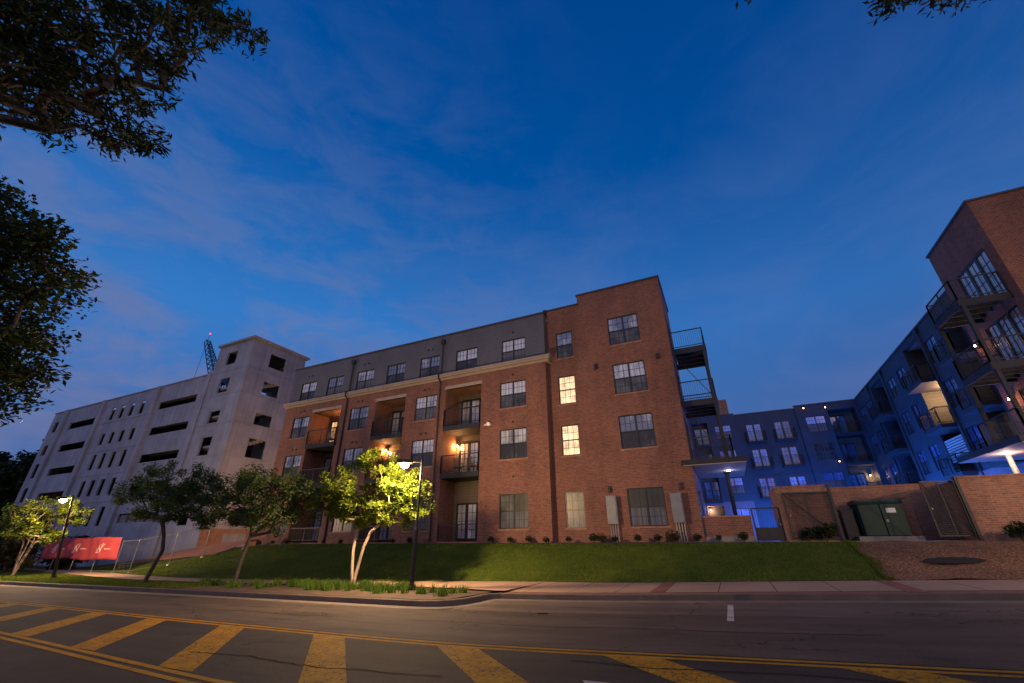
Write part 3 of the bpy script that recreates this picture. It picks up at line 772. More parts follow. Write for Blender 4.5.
# ================================================================== RIGHT BUILDING (gateway corner + right courtyard wing)
br = thing('apartment_building', (16.0,23.0,1.5), 'red brick corner block with stacked balconies and courtyard wing at right edge', 'building')
w = MB()
wall(w, 'W', 12.95, YB, 27.8, 1.4, 16.0, egr)
wall(w, 'S', YB, 12.95, 26, 1.0, 16.0, [(x-.9, x+.9, a, b) for x in (15.8, 20.5) for a, b in BW])
wall(w, 'N', 27.8, 12.95, 20, 1.4, 16.0)
w.build('wall', MAT['brick'], br)
for x in (15.8, 20.5):
    for k, (a, b) in enumerate(BW): window(br, (x, YB, a), 1.8, round(b-a,3))
for i, (y0, y1, z0, z1) in enumerate(egr): french(br, (12.95, (y0+y1)/2, z0), round(y1-y0,3), round(z1-z0,3), 'W', 3)
w = MB(); w.box(12.87, 26, YB-.06, YB+.28, 16.0, 16.10); w.box(12.87, 13.15, YB+.281, 27.86, 16.0, 16.10); w.build('coping', MAT['coping'], br)
w = MB(); w.box(13.2, 26, YB+.3, 27.7, 15.0, 15.2); w.box(14.2,26,27.9,58,14.1,14.3); w.build('roof', MAT['roof'], br)
gateway_side(br, 12.95, -1, [(11.29,23.62),(11.29,26.15)])
# north face doors near the lit lamp, on the wall at the back of the balconies
w = MB()
for z in (8.35, 5.3): w.box(13.0,13.01,27,27.01,z,z+.01)
# right wing
XW = 13.9
bays = ((30.1,32.3),(35.4,38.2),(44.3,47.4))
WY = (28.95, 34.05, 40.0, 42.5, 49.3, 51.6)
LV = ((5.95,7.65),(8.95,10.65),(11.95,13.45))
holes = [(y-.75, y+.75, a, b) for y in WY for a, b in LV]+[(a, b, 5.1, 14.2, 1.5) for a, b in bays[1:]]+[(a, b, 5.1, 14.0, 1.0) for a, b in bays[:1]]
w = MB(); wall(w, 'W', XW, 27.8, 53.0, 5.2, 14.6, holes); w.build('courtyard_wall', MAT['siding_court'], br)
for i, (a, b) in enumerate(bays):
    d = 1.0 if i == 0 else 1.5; MB().quad((XW+d,a,5.1),(XW+d,b,5.1),(XW+d,b,14.2),(XW+d,a,14.2)).build('bay_siding', MAT['siding_bay'], br)
MAT['stucco'] = panel_mat('pale_stucco', (.17,.105,.12), .85, .15)
w = MB(); wall(w, 'W', XW-.05, 27.8, 53.0, 1.4, 5.2, [(y-.75, y+.75, 2.2, 4.0) for y in WY]); w.build('ground_floor_wall', MAT['stucco'], br)
for y in WY:
    window(br, (XW-.05, y, 2.2), 1.5, 1.8, 'W', 2, 'pane_dark', 'pane_dark')
    for a, b in LV: window(br, (XW, y, a), 1.5, round(b-a,3), 'W')
MB().box(XW-.08, XW+.2, 27.87, 53, 14.6, 14.7).build('coping', MAT['coping'], br)
for i, (a, b) in enumerate(bays):
    dep = 1.0 if i == 0 else 1.5
    for k, z in enumerate((5.3, 8.2, 11.2)):
        MB().box(XW-.75, XW+dep-.01, a+.01, b-.01, z-.25, z).build('balcony_deck', MAT['deck'], br)
        r = MB(); railing(r, [(XW-.02, a+.05), (XW-.70, a+.05), (XW-.70, b-.05), (XW-.02, b-.05)], z); r.build('railing', MAT['metal'], br)
        g = 'pane_warm' if (i, k) in ((1,1),(1,2)) else 'pane_door'
        french(br, (XW+dep-.13, (a+b)/2+.3, z+.02), 1.6, 2.1, 'W', 2, g)
wall_light(br, (XW+1.3, 36.9, 10.6), 'W', 520, (1.0,.52,.20))
wall_light(br, (XW+.95, 30.4, 10.2), 'W', 25)
w = MB()
for k in range(9): w.box(XW+.02, XW+.09, 35.6, 38.1, 6.1+.16*k, 6.2+.16*k)
w.build('louvre_screen', MAT['soffit'], br)
for y in (34.9, 43.6, 48.0):
    w = MB(); w.tube((XW-.07, y, 1.6), (XW-.07, y, 14.4), .05); w.box(XW-.18, XW-.01, y-.12, y+.12, 14.2, 14.5); w.build('downspout', MAT['metal'], br)
wall_light(br, (12.88, 26.9, 7.4), 'W', 22, (1.0,.45,.16))
wall_light(br, (12.88, 27.3, 10.3), 'W', 14, (1.0,.45,.16))

# ================================================================== COURTYARD BACK BUILDING
bk = thing('apartment_building', (6.0,53.0,1.5), 'far dark grey apartment block across the courtyard with small door balconies', 'building')
YK = 53.0
cols_door = (4.25, 7.0); LD = (5.55, 8.55, 11.3)
holes = [(x-.75, x+.75, z, z+2.0) for x in cols_door for z in LD]
holes += [(9.2, 10.95, a, b) for a, b in ((6.05,7.7),(8.95,10.6),(11.75,13.4))]
holes += [(.35, 2.0, a, b) for a, b in ((6.05,7.7),(8.95,10.6),(11.95,13.4))]
holes += [(-2.0, -.35, 5.3, 13.9, 1.2), (11.35, 13.7, 1.6, 13.9, 1.6)]
w = MB(); wall(w, 'S', YK, -2.15, 2.55, 5.3, 14.55, [h for h in holes if h[1] < 2.5]); wall(w, 'S', YK+.25, 2.55, 8.5, 1.4, 14.45, [h for h in holes if 2.5 < h[0] < 8.4])
wall(w, 'S', YK, 8.5, 13.9, 1.4, 14.65, [h for h in holes if h[0] > 8.6]); w.quad((2.55,YK,1.4),(2.55,YK+.25,1.4),(2.55,YK+.25,14.55),(2.55,YK,14.55)); w.quad((8.5,YK,1.4),(8.5,YK+.25,1.4),(8.5,YK+.25,14.6),(8.5,YK,14.6))
w.build('wall', MAT['siding_court'], bk)
w = MB(); wall(w, 'S', YK-.03, -2.15, 2.55, 1.4, 5.3, [(-2.0,-.35,1.6,4.95,1.2),(.45,1.95,2.6,4.6)]); w.build('ground_floor_wall', MAT['stucco'], bk)
MB().quad((-2.0,YK+1.2,1.6),(-.35,YK+1.2,1.6),(-.35,YK+1.2,13.9),(-2.0,YK+1.2,13.9)).build('bay_siding', MAT['siding_bay'], bk); w = MB(); w.quad((11.35,YK+1.6,1.6),(13.7,YK+1.6,1.6),(13.7,YK+1.6,13.9),(11.35,YK+1.6,13.9)); w.build('bay_siding', MAT['siding_bay'], bk)
for x in cols_door:
    for z in LD:
        french(bk, (x, YK+.25, z), 1.5, 2.0)
        MB().box(x-.95, x+.95, YK-.55, YK+.249, z-.18, z-.02).build('balcony_deck', MAT['deck'], bk)
        r = MB(); railing(r, [(x-.92,YK+.2),(x-.92,YK-.5),(x+.92,YK-.5),(x+.92,YK+.2)], z-.02); r.build('railing', MAT['metal'], bk)
for k, (a, b) in enumerate(((6.05,7.7),(8.95,10.6),(11.75,13.4))): window(bk, (10.075, YK, a), 1.75, round(b-a,3), 'S', 2, 'pane_dark' if k == 1 else 'pane', 'pane_dark' if k == 1 else 'pane_low')
for a, b in ((6.05,7.7),(8.95,10.6),(11.95,13.4)): window(bk, (1.175, YK, a), 1.65, round(b-a,3))
window(bk, (1.2, YK-.03, 2.6), 1.5, 2.0)
for (a, b, d) in ((-2.0,-.35,1.2),(11.35,13.7,1.6)):
    for k, z in enumerate((1.62, 5.45, 8.45, 11.4)):
        if k:
            MB().box(a+.01, b-.01, YK-.3, YK+d-.01, z-.25, z).build('balcony_deck', MAT['deck'], bk)
            r = MB(); railing(r, [(a+.05,YK-.26),(b-.05,YK-.26)], z); r.build('railing', MAT['metal'], bk)
        french(bk, ((a+b)/2-(.3 if d > 1.5 else 0), YK+d-.13, z+.02), 1.5, 2.1, 'S', 2, 'pane_lit' if (k == 0 and d < 1.5) else 'pane_door')
wall_light(bk, (-1.9+.2, YK+1.15, 4.6), 'S', 60)
wall_light(bk, (13.35, YK+1.55, 7.3), 'S', 30)
for q in ((-2.15, 2.6, YK-.08, YK+.2, 14.55, 14.64),(2.601, 8.45, YK+.17, YK+.45, 14.45, 14.54),(8.451, 13.8, YK-.08, YK+.2, 14.65, 14.74)): MB().box(*q).build('coping', MAT['coping'], bk)
w = MB(); w.box(-2.1, 20, YK+.5, 66, 14.1, 14.3); w.build('roof', MAT['roof'], bk)
w = MB(); w.box(-2.1, 20, 66, 66.2, 1.4, 14.3); w.build('rear_wall', MAT['siding_court'], bk)
w = MB(); w.box(.9, 2.3, 56, 59, 14.3, 17.2); o = w.build('stair_tower', MAT['brick2'], bk)
for (x, z) in ((11.2,14.3),(9.3,14.45)):
    wall_light(bk, (x, YK-.12, z-.2), 'S', 0, WARM, 'bulb')
wall_light(bk, (10.9, YK-.1, 8.6), 'S', 0, WARM, 'bulb')

# ================================================================== PARKING GARAGE
K = 24.6/18.5
def gx(x): return x*K
def gh(z): return 1.6+(z-1.6)*K
YG = 24.6; XC = gx(-31.4)
gr = thing('parking_garage', (-60, YG, -.5), 'pale precast concrete parking garage with stair tower left of the brick block', 'parking garage')
OT = [gh(12.62-2.23*k) for k in range(5)]; OB = [gh(11.97-2.23*k) for k in range(5)]
holes = []
for (a, b) in ((gx(-58.3),gx(-53.35)),(gx(-42.6),gx(-37.2))):
    for t, bt in zip(OT, OB): holes.append((a, b, bt, t, .16))
SR = [(gh(13.22),gh(12.0)),(gh(10.7),gh(9.7)),(gh(8.85),gh(7.5)),(gh(6.56),gh(5.25)),(gh(4.33),gh(2.9))]
for x in (-50.3,-48.7,-47.05,-45.35):
    for t, bt in SR: holes.append((gx(x)-.46, gx(x)+.46, bt, t, .14))
for t, bt in [(gh(13.1),gh(12.05))]+SR[1:4]: holes.append((gx(-61.85), gx(-60.95), bt, t, .14))
roofz = gh(14.12)
w = MB(); wall(w, 'S', YG, gx(-62.7), -47.6, -1.5, roofz, holes)
# tower
ft = [(20.3,18.85),(17.27,15.7),(13.75,12.5),(11.1,9.3),(7.9,6.2),(4.6,3.1)]
zt = gh(16.35)
xt0, xt1 = -47.6, XC
wall(w, 'S', YG-.15, xt0, xt1, -1.5, zt, [(-45.85,-44.15,b,t,.18) for t, b in ft])
w.quad((xt0,YG-.15,-1.5),(xt0,YG,-1.5),(xt0,YG,zt),(xt0,YG-.15,zt))
rt = [(20.3,18.75),(17.1,15.7),(13.7,12.5),(11.1,9.25),(7.9,6.2),(4.6,3.1)]
wall(w, 'E', XC, YG-.15, 30.9, -1.5, zt, [(26.6,28.5,b,t,.18) for t, b in rt])
wall(w, 'N', 30.9, xt0, XC, -1.5, zt, [(-45.75,-44.15,20.3-1.45,20.3,.2)]); wall(w, 'W', xt0, YG, 30.9, roofz, zt, [(26.6,28.5,18.75,20.3,.2)])
wall(w, 'W', gx(-62.7), YG, 70, -1.5, roofz)
w.build('wall', MAT['concrete'], gr)
MAT['joint'] = plain('joint_shadow_line', (.10,.10,.10), .9)
w = MB()   # reveal joints, slightly recessed-looking dark strips as thin ledges
for z in (gh(16.0-2.2*0)*1.0,): pass
for z in (18.1,15.4,12.35,9.15,5.9): 
    MB().box(xt0+.01, XC+.04, YG-.19, YG-.152, z-.05, z+.05).box(XC+.002, XC+.04, YG-.151, 30.9, z-.05, z+.05).build('ledge', MAT['concrete'], gr)
for (a, b) in ((gx(-52.0),gx(-43.75)),):
    for z in (gh(11.8), gh(9.1), gh(7.0), gh(4.75)): MB().box(a, b, YG-.05, YG-.002, z-.06, z+.06).build('ledge', MAT['concrete'], gr)
for (a, b) in ((-79.95,-79.0),(-69.95,-69.3),(-57.6,-57.15),(-48.25,-47.62)):
    MB().box(a, b, YG-.30, YG-.16 if a > -50 else YG-.002, -1.5, roofz+.05).build('pilaster', MAT['concrete'], gr)
w = MB(); w.box(xt0-.02, XC+.30, YG-.45, 31.2, zt, zt+.22); w.build('tower_roof', MAT['concrete'], gr)
w = MB(); w.box(gx(-62.7)-.1, xt0, YG-.1, YG+.25, roofz, roofz+.12); w.build('coping', MAT['concrete'], gr)
w = MB()
for bt in OB: w.box(gx(-62.6), xt0-.1, YG+.36, 60, bt-1.3, bt-1.05)
w.box(gx(-62.6), xt0-.1, YG+16, YG+16.3, -1.5, roofz-1.2)
w.box(gx(-62.6), xt0-.1, YG+.36, 60, roofz-1.6, roofz-1.3)
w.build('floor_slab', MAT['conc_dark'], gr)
# stairs in the tower
w = MB()
zs = [1.2+3.05*k for k in range(6)]
w.box(XC-5.6, XC-5.25, 26, 29, -1, zt-1)
for i, z in enumerate(zs):
    w.box(xt0+.4, XC-.36, YG+.3, YG+1.6, z-.2, z)         # landings
    n = 9
    for half, (ya, yb, za, zb, xa, xb) in enumerate(((YG+1.6, 29.4, z, z+1.5, XC-1.9, XC-.45), (29.4, YG+1.6, z+1.5, z+3.05, XC-3.7, XC-2.2))):
        for k in range(n):
            y0 = ya+(yb-ya)*k/n; y1 = ya+(yb-ya)*(k+1)/n; zz_ = za+(zb-za)*(k+1)/n
            w.box(xa, xb, min(y0,y1), max(y0,y1), zz_-.35, zz_)
    w.box(xt0+.4, XC-.36, 29.4, 30.6, z+1.3, z+1.5)
w.build('stairs', MAT['concrete'], gr)
for z in (2.6,5.6,8.7,11.8,14.8,17.9): wall_light(gr, (XC-5.2, 27.4, z+1.2), 'E', 2.5, (1.0,.72,.45))
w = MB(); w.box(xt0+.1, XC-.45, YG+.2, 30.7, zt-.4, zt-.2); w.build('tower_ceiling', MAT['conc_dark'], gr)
w = MB(); wall(w, 'E', XC+.02, YG-.15, 30.9, -.5, 2.8, [(26.5,28.7,.2,2.4,.02)]); w.build('brick_plinth', MAT['brick2'], gr)
w = MB()
for k in range(4): w.box(gx(-42.5)+k*1.6, gx(-42.5)+k*1.6+1.2, YG+.20, YG+.34, OB[4]+.0, OB[4]+.75)
w.build('guard_rail', MAT['conc_dark'], gr)

# ================================================================== CRANE behind the garage
def lattice(mb, p, q, w0, w1, n, r=.06):
    p = Vector(p); q = Vector(q); d = (q-p).normalized(); a = d.cross(Vector((0,1,0))).normalized(); b = d.cross(a)
    def c(t, i):
        ww_ = w0+(w1-w0)*t; o = [(1,1),(1,-1),(-1,-1),(-1,1)][i]; return p+(q-p)*t+a*o[0]*ww_/2+b*o[1]*ww_/2
    for i in range(4): mb.tube(c(0,i), c(1,i), r, n=5)
    for k in range(n):
        for i in range(4):
            j = (i+1) % 4; t0, t1 = k/n, (k+1)/n
            mb.tube(c(t0,i), c(t1,j) , r*.7, n=4); mb.tube(c(t1,i), c(t1,j), r*.6, n=4)
s_ = .9
cr = thing('tower_crane', (-122,62,0), 'blue grey lattice crane boom with a red beacon rising behind the garage roof', 'crane')
tip = Vector((-130.8,63,56.0)); foot = Vector((-120.6,63,43.0))
w = MB(); lattice(w, (-118.6,63,-.5), (-118.6,63,41.5), 2.2, 2.2, 18, .12); w.build('mast', MAT['crane'], cr)
w = MB(); lattice(w, (-119.6,63,41.5), tip, 2.2, 1.1, 9, .14); w.build('boom', MAT['crane'], cr)
w = MB(); w.tube(tip, (-131.5,63,40), .05, n=4); w.build('cable', MAT['crane'], cr)
w = MB(); w.box(-120.2,-116.4,61.8,64.2,40.6,42.8); w.build('cab', MAT['crane'], cr)
w = MB(); w.tube(tip, tip+Vector((.2,0,2.3)), .06, n=5); bq = w.build('beacon_mast', MAT['crane'], cr)
w = MB(); c_ = tip+Vector((.2,0,2.6)); w.tube(c_-Vector((0,0,.22)), c_+Vector((0,0,.22)), .2, n=10); w.build('beacon', MAT['red_light'], cr)

# ================================================================== TREES
def leaves_np(centers, radii, n, size, elong=2.2, flat=.35, droop=0., wide=None):
    """diamond leaves scattered in ellipsoidal tufts: centers (K,3) radii (K,)"""
    K_ = len(centers); idx = rng.integers(0, K_, n)
    d = rng.normal(size=(n,3)); d /= np.linalg.norm(d, axis=1)[:,None]
    rad = rng.random(n)**.45
    c = centers[idx]+d*(radii[idx]*rad)[:,None]*np.array([1,1,.7])
    dirv = rng.normal(size=(n,3))*np.array([1,1,flat])+d*.6; dirv[:,2] -= droop; dirv /= np.linalg.norm(dirv, axis=1)[:,None]
    up = rng.normal(size=(n,3))*.55+np.array([0,0,1.]); side = np.cross(dirv, up); side /= np.linalg.norm(side, axis=1)[:,None]+1e-9
    s = size*(.6+.8*rng.random(n))[:,None]; hw = s/elong/2
    v = np.empty((n,4,3)); v[:,0] = c-dirv*s/2; v[:,1] = c+side*hw; v[:,2] = c+dirv*s/2; v[:,3] = c-side*hw
    return v.reshape(-1,3)
def grow(base, forks, targets, r0, mat, parent, trunks=1, wob=.12, rmin=.012):
    """pipe-model tree: join every target to the nearest lower node"""
    base = Vector(base); nodes = [(base, None)]; rid = [-1]
    for t in range(trunks):
        f = Vector(forks[t]); m = (base+f)*.5+Vector((random.uniform(-.05,.05), random.uniform(-.05,.05), 0))
        nodes.append((m, 0)); nodes.append((f, len(nodes)-1)); rid += [t, t]
    tg = sorted([Vector(t) for t in targets], key=lambda t: (t-base).length)
    for t in tg:
        best = None; bd = 1e9
        side = min(range(trunks), key=lambda k: (Vector(forks[k]).xy-t.xy).length)
        for i, (p, _) in enumerate(nodes):
            if i == 0 or rid[i] != side or i == 1+2*side: continue
            d = (t-p).length + .35*max(0, p.z-t.z)*2 + (.0 if (p-base).length < (t-base).length else 1.5)
            if d < bd: bd = d; best = i
        p = nodes[best][0]; k = max(1, int((t-p).length/.55))
        last = best
        for j in range(1, k+1):
            q = p.lerp(t, j/k)
            if j < k: q += Vector((random.gauss(0,1), random.gauss(0,1), random.gauss(0,.8)+.5*math.sin(math.pi*j/k)))*wob*.6
            nodes.append((q, last)); rid.append(side); last = len(nodes)-1
    cnt = [1.]*len(nodes)
    for i in range(len(nodes)-1, 0, -1):
        if nodes[i][1] is not None: cnt[nodes[i][1]] += cnt[i]
    mx = sum(cnt[i] for i in range(1, len(nodes)) if nodes[i][1] == 0)
    mb = MB()
    for i in range(1, len(nodes)):
        pi = nodes[i][1]; ra = max(rmin, r0*(cnt[pi]/mx)**.48 if pi else r0*(cnt[i]/mx)**.48*1.15); rb = max(rmin*.8, r0*(cnt[i]/mx)**.48)
        ra = min(ra, rb*1.6); ra = min(ra, r0*1.3)
        mb.tube(nodes[pi][0], nodes[i][0], ra, rb, n=7 if rb > .03 else 5, caps=False)
    return mb.build('trunk', mat, parent, smooth=True)
def crown(parent, centers, radii, n, size, mat, **kw):
    v = leaves_np(np.array(centers), np.array(radii), n, size, **kw)
    v -= np.array(wloc(parent))
    me = np_mesh('crown', v, 4, MAT[mat]); o = bpy.data.objects.new('crown', me); COL.objects.link(o); o.parent = parent; return o
def ell_pts(c, r, n, zmin=-1, shell=.35):
    out = []
    while len(out) < n:
        d = np.array([random.uniform(-1,1) for _ in range(3)]); l = np.linalg.norm(d)
        if shell < l < 1 and d[2] > zmin: out.append((c[0]+d[0]*r[0], c[1]+d[1]*r[1], c[2]+d[2]*r[2]))
    return out

# T1 : crape myrtle next to the lamp
def tree(name, base, forks, blobs, nt, nl, size, leaf, bark, r0, label, tuft=(.28,.5), group=None, cat='tree', extra=(), **kw):
    b = (base[0], base[1], gz(base[0], base[1])-.04 if len(base) == 2 else base[2])
    th = thing(name, b, label, cat, group)
    tg = []
    tot = sum(bl[2] for bl in blobs)
    for c, r, wt in blobs: tg += ell_pts(c, r, max(2, int(nt*wt/tot)))
    tg += list(extra)
    grow(b, forks, tg, r0, MAT[bark], th, trunks=len(forks), rmin=kw.pop('rmin', .010))
    crown(th, tg, [random.uniform(*tuft) for _ in tg], nl, size, leaf, **kw)
    return th
z0_ = zr(-13.5)+.16
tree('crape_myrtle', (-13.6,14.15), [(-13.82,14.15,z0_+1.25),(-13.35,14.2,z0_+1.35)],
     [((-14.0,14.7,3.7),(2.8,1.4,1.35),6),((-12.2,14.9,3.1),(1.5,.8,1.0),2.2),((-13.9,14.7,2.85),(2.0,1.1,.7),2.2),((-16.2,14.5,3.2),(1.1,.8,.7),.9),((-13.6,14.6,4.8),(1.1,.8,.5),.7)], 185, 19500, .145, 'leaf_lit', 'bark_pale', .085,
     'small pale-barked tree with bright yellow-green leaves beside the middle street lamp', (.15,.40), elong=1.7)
z0_ = zr(-19)+.16
tree('street_tree', (-18.95,13.0), [(-18.6,13.0,z0_+1.85)],
     [((-19.1,13.1,3.45),(2.6,1.8,1.35),5),((-17.2,13.1,3.2),(1.7,1.4,1.45),3)], 150, 16500, .115, 'leaf_mid', 'bark', .075,
     'dark leafy street tree with one slender trunk, second from left of the planting strip', (.25,.48), elong=1.9)
z0_ = zr(-25.5)+.16
tree('street_tree', (-25.4,13.0), [(-24.85,13.05,z0_+1.35)],
     [((-25.4,13.1,4.0),(3.3,2.0,1.5),6),((-22.6,13.1,3.5),(1.9,1.5,1.2),2.6),((-28.4,13.2,3.9),(1.6,1.3,1.0),1.6)], 180, 20000, .115, 'leaf_mid', 'bark', .085,
     'wide spreading street tree in front of the parking garage, trunk leaning right', (.25,.48), elong=1.9)
z0_ = zr(-43)+.1
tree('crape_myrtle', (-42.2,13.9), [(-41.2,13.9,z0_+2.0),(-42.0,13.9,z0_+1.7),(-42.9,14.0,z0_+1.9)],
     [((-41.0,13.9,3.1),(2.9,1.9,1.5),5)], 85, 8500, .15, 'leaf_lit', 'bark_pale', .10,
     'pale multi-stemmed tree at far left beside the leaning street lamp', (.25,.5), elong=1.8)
# large trees left of the frame whose crowns reach in
def big_tree(base, fork, pts, n, size, leaf, r0, label, tuft, elong, droop=.0, name='oak_tree', rmin=.012, group=None):
    th = thing(name, base, label, 'tree', group)
    grow(base, [fork], pts, r0, MAT['bark'], th, rmin=rmin)
    crown(th, pts, [random.uniform(*tuft) for _ in pts], n, size, leaf, elong=elong, droop=droop)
    return th
def ray(px, py): 
    d = Fv+r2*((px-512)/fpx)-u2*((py-341.5)/fpx); return d
def ray_pts(poly, d0, d1, n, seed):
    rd = random.Random(seed); out = []
    x0 = min(p[0] for p in poly); x1 = max(p[0] for p in poly); y0 = min(p[1] for p in poly); y1 = max(p[1] for p in poly)
    while len(out) < n:
        x = rd.uniform(x0,x1); y = rd.uniform(y0,y1); ins = False; j = len(poly)-1
        for i in range(len(poly)):
            xi, yi = poly[i]; xj, yj = poly[j]
            if (yi > y) != (yj > y) and x < (xj-xi)*(y-yi)/(yj-yi)+xi: ins = not ins
            j = i
        if not ins: continue
        d = ray(x, y).normalized()*rd.uniform(d0, d1); out.append((d.x, d.y, d.z+1.6))
    return out
# crown outlines of the overhanging limbs, in view directions; depths spread through the crown
p1 = ray_pts([(-120,-60),(-120,105),(0,122),(30,116),(48,140),(66,138),(84,128),(100,148),(118,162),(128,148),(150,150),(172,148),(152,118),(176,114),(200,110),(190,84),(172,66),(212,62),(216,38),(246,48),(266,34),(240,10),(216,8),(205,-40)], 8.5, 12.0, 330, 3)
p1 += ell_pts((-13.5,-3.0,9.5),(4.5,3.2,3.0),60)
big_tree((-13.0,-2.5,zr(-13)+.1), (-12.6,-2.0,4.6), p1, 21000, .13, 'leaf_dark', .15, 'large willow oak whose dark leafy limbs hang into the top left corner', (.14,.34), 3.8, .12, 'willow_oak')
p2 = ray_pts([(-160,120),(0,182),(18,192),(30,218),(52,236),(62,262),(82,280),(88,305),(60,318),(52,340),(62,352),(44,372),(38,395),(12,410),(0,412),(-60,425),(-160,420)], 19, 25, 260, 5)
big_tree((-27.5,1.0,zr(-27)), (-27.3,1.8,4.5), p2, 34000, .20, 'leaf_dark', .24, 'dense dark tree filling the left edge below the overhanging limbs', (.5,1.0), 2.0, 0, 'oak_tree')
p3 = ray_pts([(880,-30),(884,20),(894,14),(905,-2),(935,6),(948,20),(965,4),(985,4),(1006,-8),(1015,-70),(870,-70)], 9.5, 11.0, 34, 8)+ray_pts([(735,-25),(742,-6),(752,-6),(760,-25)], 10, 11, 4, 9)
p3 += ell_pts((6.5,1.0,14.5),(3.5,3.5,2.2),70)
p3 = [p for p in p3]
big_tree((7.2,-5.6,zr(7)+.1), (7.0,-4.6,6.5), p3, 7500, .12, 'leaf_dark', .12, 'street tree behind the viewer whose leaf tips show along the top right edge', (.16,.34), 3.4, .1, 'willow_oak')
# background trees beyond the garage
for i, (x, y, h, rr) in enumerate(((-92,27.5,14,4.6),(-99,25.0,16,5.0),(-106,27,15,4.6),(-113,24.5,17,5.5),(-96,31,17,5),(-121,28,18,6),(-104,33,19,6),(-88,23,7,3.2))):
    lab = ('round-headed dark tree just beyond the left end of the garage','tall dark tree second beyond the garage end','dark tree in the middle of the grove left of the garage','broad dark tree at the left edge of the distant grove','tree standing behind the first of the grove beyond the garage','tallest crown at the very left of the skyline','big crown behind the middle of the distant grove','low bushy tree at the foot of the garage end wall')[i]
    tree('broadleaf_tree', (x, y, -.8), [(x, y, h*.4)], [((x,y,h*.64),(rr,rr*.9,h*.34),1)], 46, 3600, .62, 'leaf_far', 'bark', .3, lab, (1.0,1.9), 'trees beyond the garage', elong=1.5)
for i, (x, y, h, rr) in enumerate(((-51,16.2,3.6,2.4),(-56,17.5,5.2,2.8),(-62,19,5.4,3.0),(-49.5,19.3,2.6,1.8))):
    lab = ('dark rounded shrub behind the pale tree at far left','taller dark shrub at the left edge under the distant grove','leafy bush on the verge at the extreme left edge','low shrub between the red banner and the far left trees')[i]
    zb = gz(x,y)-.05
    tree('large_shrub', (x, y, zb), [(x, y, zb+.5)], [((x,y,zb+h*.5),(rr,rr*.8,h*.48),1)], 40, 3800, .26, 'leaf_brown' if i == 0 else 'leaf_far', 'bark', .12, lab, (.4,.8), 'shrubs at the left verge', 'shrub', elong=1.6)

# foundation shrubs ---------------------------------------------------------
def tuft_mesh(n, r, h, size, mat):
    v = leaves_np(np.array([(0,0,h*.55),(r*.3,0,h*.4),(-r*.3,.05,h*.4)]), np.array([r*.75,r*.6,r*.6]), n, size, elong=2.4)
    v[:,2] = np.maximum(v[:,2], .01)
    return np_mesh('foliage', v, 4, MAT[mat])
shr = [tuft_mesh(420, .30, .5, .10, 'leaf_shrub'), tuft_mesh(330, .22, .5, .10, 'leaf_shrub'), tuft_mesh(520, .42, .55, .11, 'leaf_brown')]
def stems_mb(k):
    mb = MB()
    for i in range(k): a = 2*math.pi*i/k; mb.tube((0,0,0), (.12*math.cos(a),.12*math.sin(a),.32), .012, .006, n=5)
    return mb.mesh('stem', MAT['bark'])
stm = stems_mb(5)
xs_ = [-30.4,-29.0,-27.6,-24.0,-22.6,-18.4,-17.2,-11.79,-10.66,-9.6,-8.58,-7.51,-6.23,-5.85,-5.2,-4.12,-3.19,-2.52,-1.47,-.6,.35]
where = ['under the leftmost ground floor window, outer one','under the leftmost ground floor window, inner one','at the left jamb of the first recessed bay','below the second ground floor window, left one','below the second ground floor window, right one','below the third ground floor window, left one','below the third ground floor window, right one',
 'left of the fourth ground floor window column','under the middle of the fourth ground floor window','right of the fourth ground floor window column','at the step in the brick front','under the narrow curtained ground floor window','between the narrow window and the first meter cabinet','just left of the first grey meter cabinet','just right of the first grey meter cabinet','under the left half of the widest ground floor window','under the right half of the widest ground floor window','just left of the second grey meter cabinet','just right of the second grey meter cabinet at the brick corner','in front of the low patio wall, left end','in front of the low patio wall, right end']
for i, x in enumerate(xs_):
    y = (21.95 if x < -8.45 else 22.35)+random.uniform(-.1,.1)
    t = thing('shrub', (x, y, gz(x,y)), ('bronze-leaved shrub ' if i in (13,17,2) else 'small dark green shrub ')+where[i], 'shrub', 'shrubs along the brick front')
    me = shr[2] if i in (13,17,2) else shr[i % 2]
    put('foliage', me, t, (0,0,0), random.uniform(0,6)); put('stem', stm, t)
    s = random.uniform(.75,1.05); t.scale = (s,s,s)
for (x, y, sc, lab) in ((2.75,22.45,1.3,'leafy shrub in front of the brick enclosure wall, left one'),(3.35,22.4,1.7,'larger bushy shrub in front of the brick enclosure wall, right one'),(8.9,21.9,1.5,'shrub at the foot of the right brick wall, left one'),(9.6,21.7,1.9,'taller shrub at the foot of the right brick wall, right one')):
    t = thing('shrub', (x, y, gz(x,y)), lab, 'shrub', 'shrubs by the brick enclosure')
    for k in range(2): put('foliage', shr[k], t, (k*.15,0,k*.05), k*2.0)
    put('stem', stm, t); t.scale = (sc,)*3

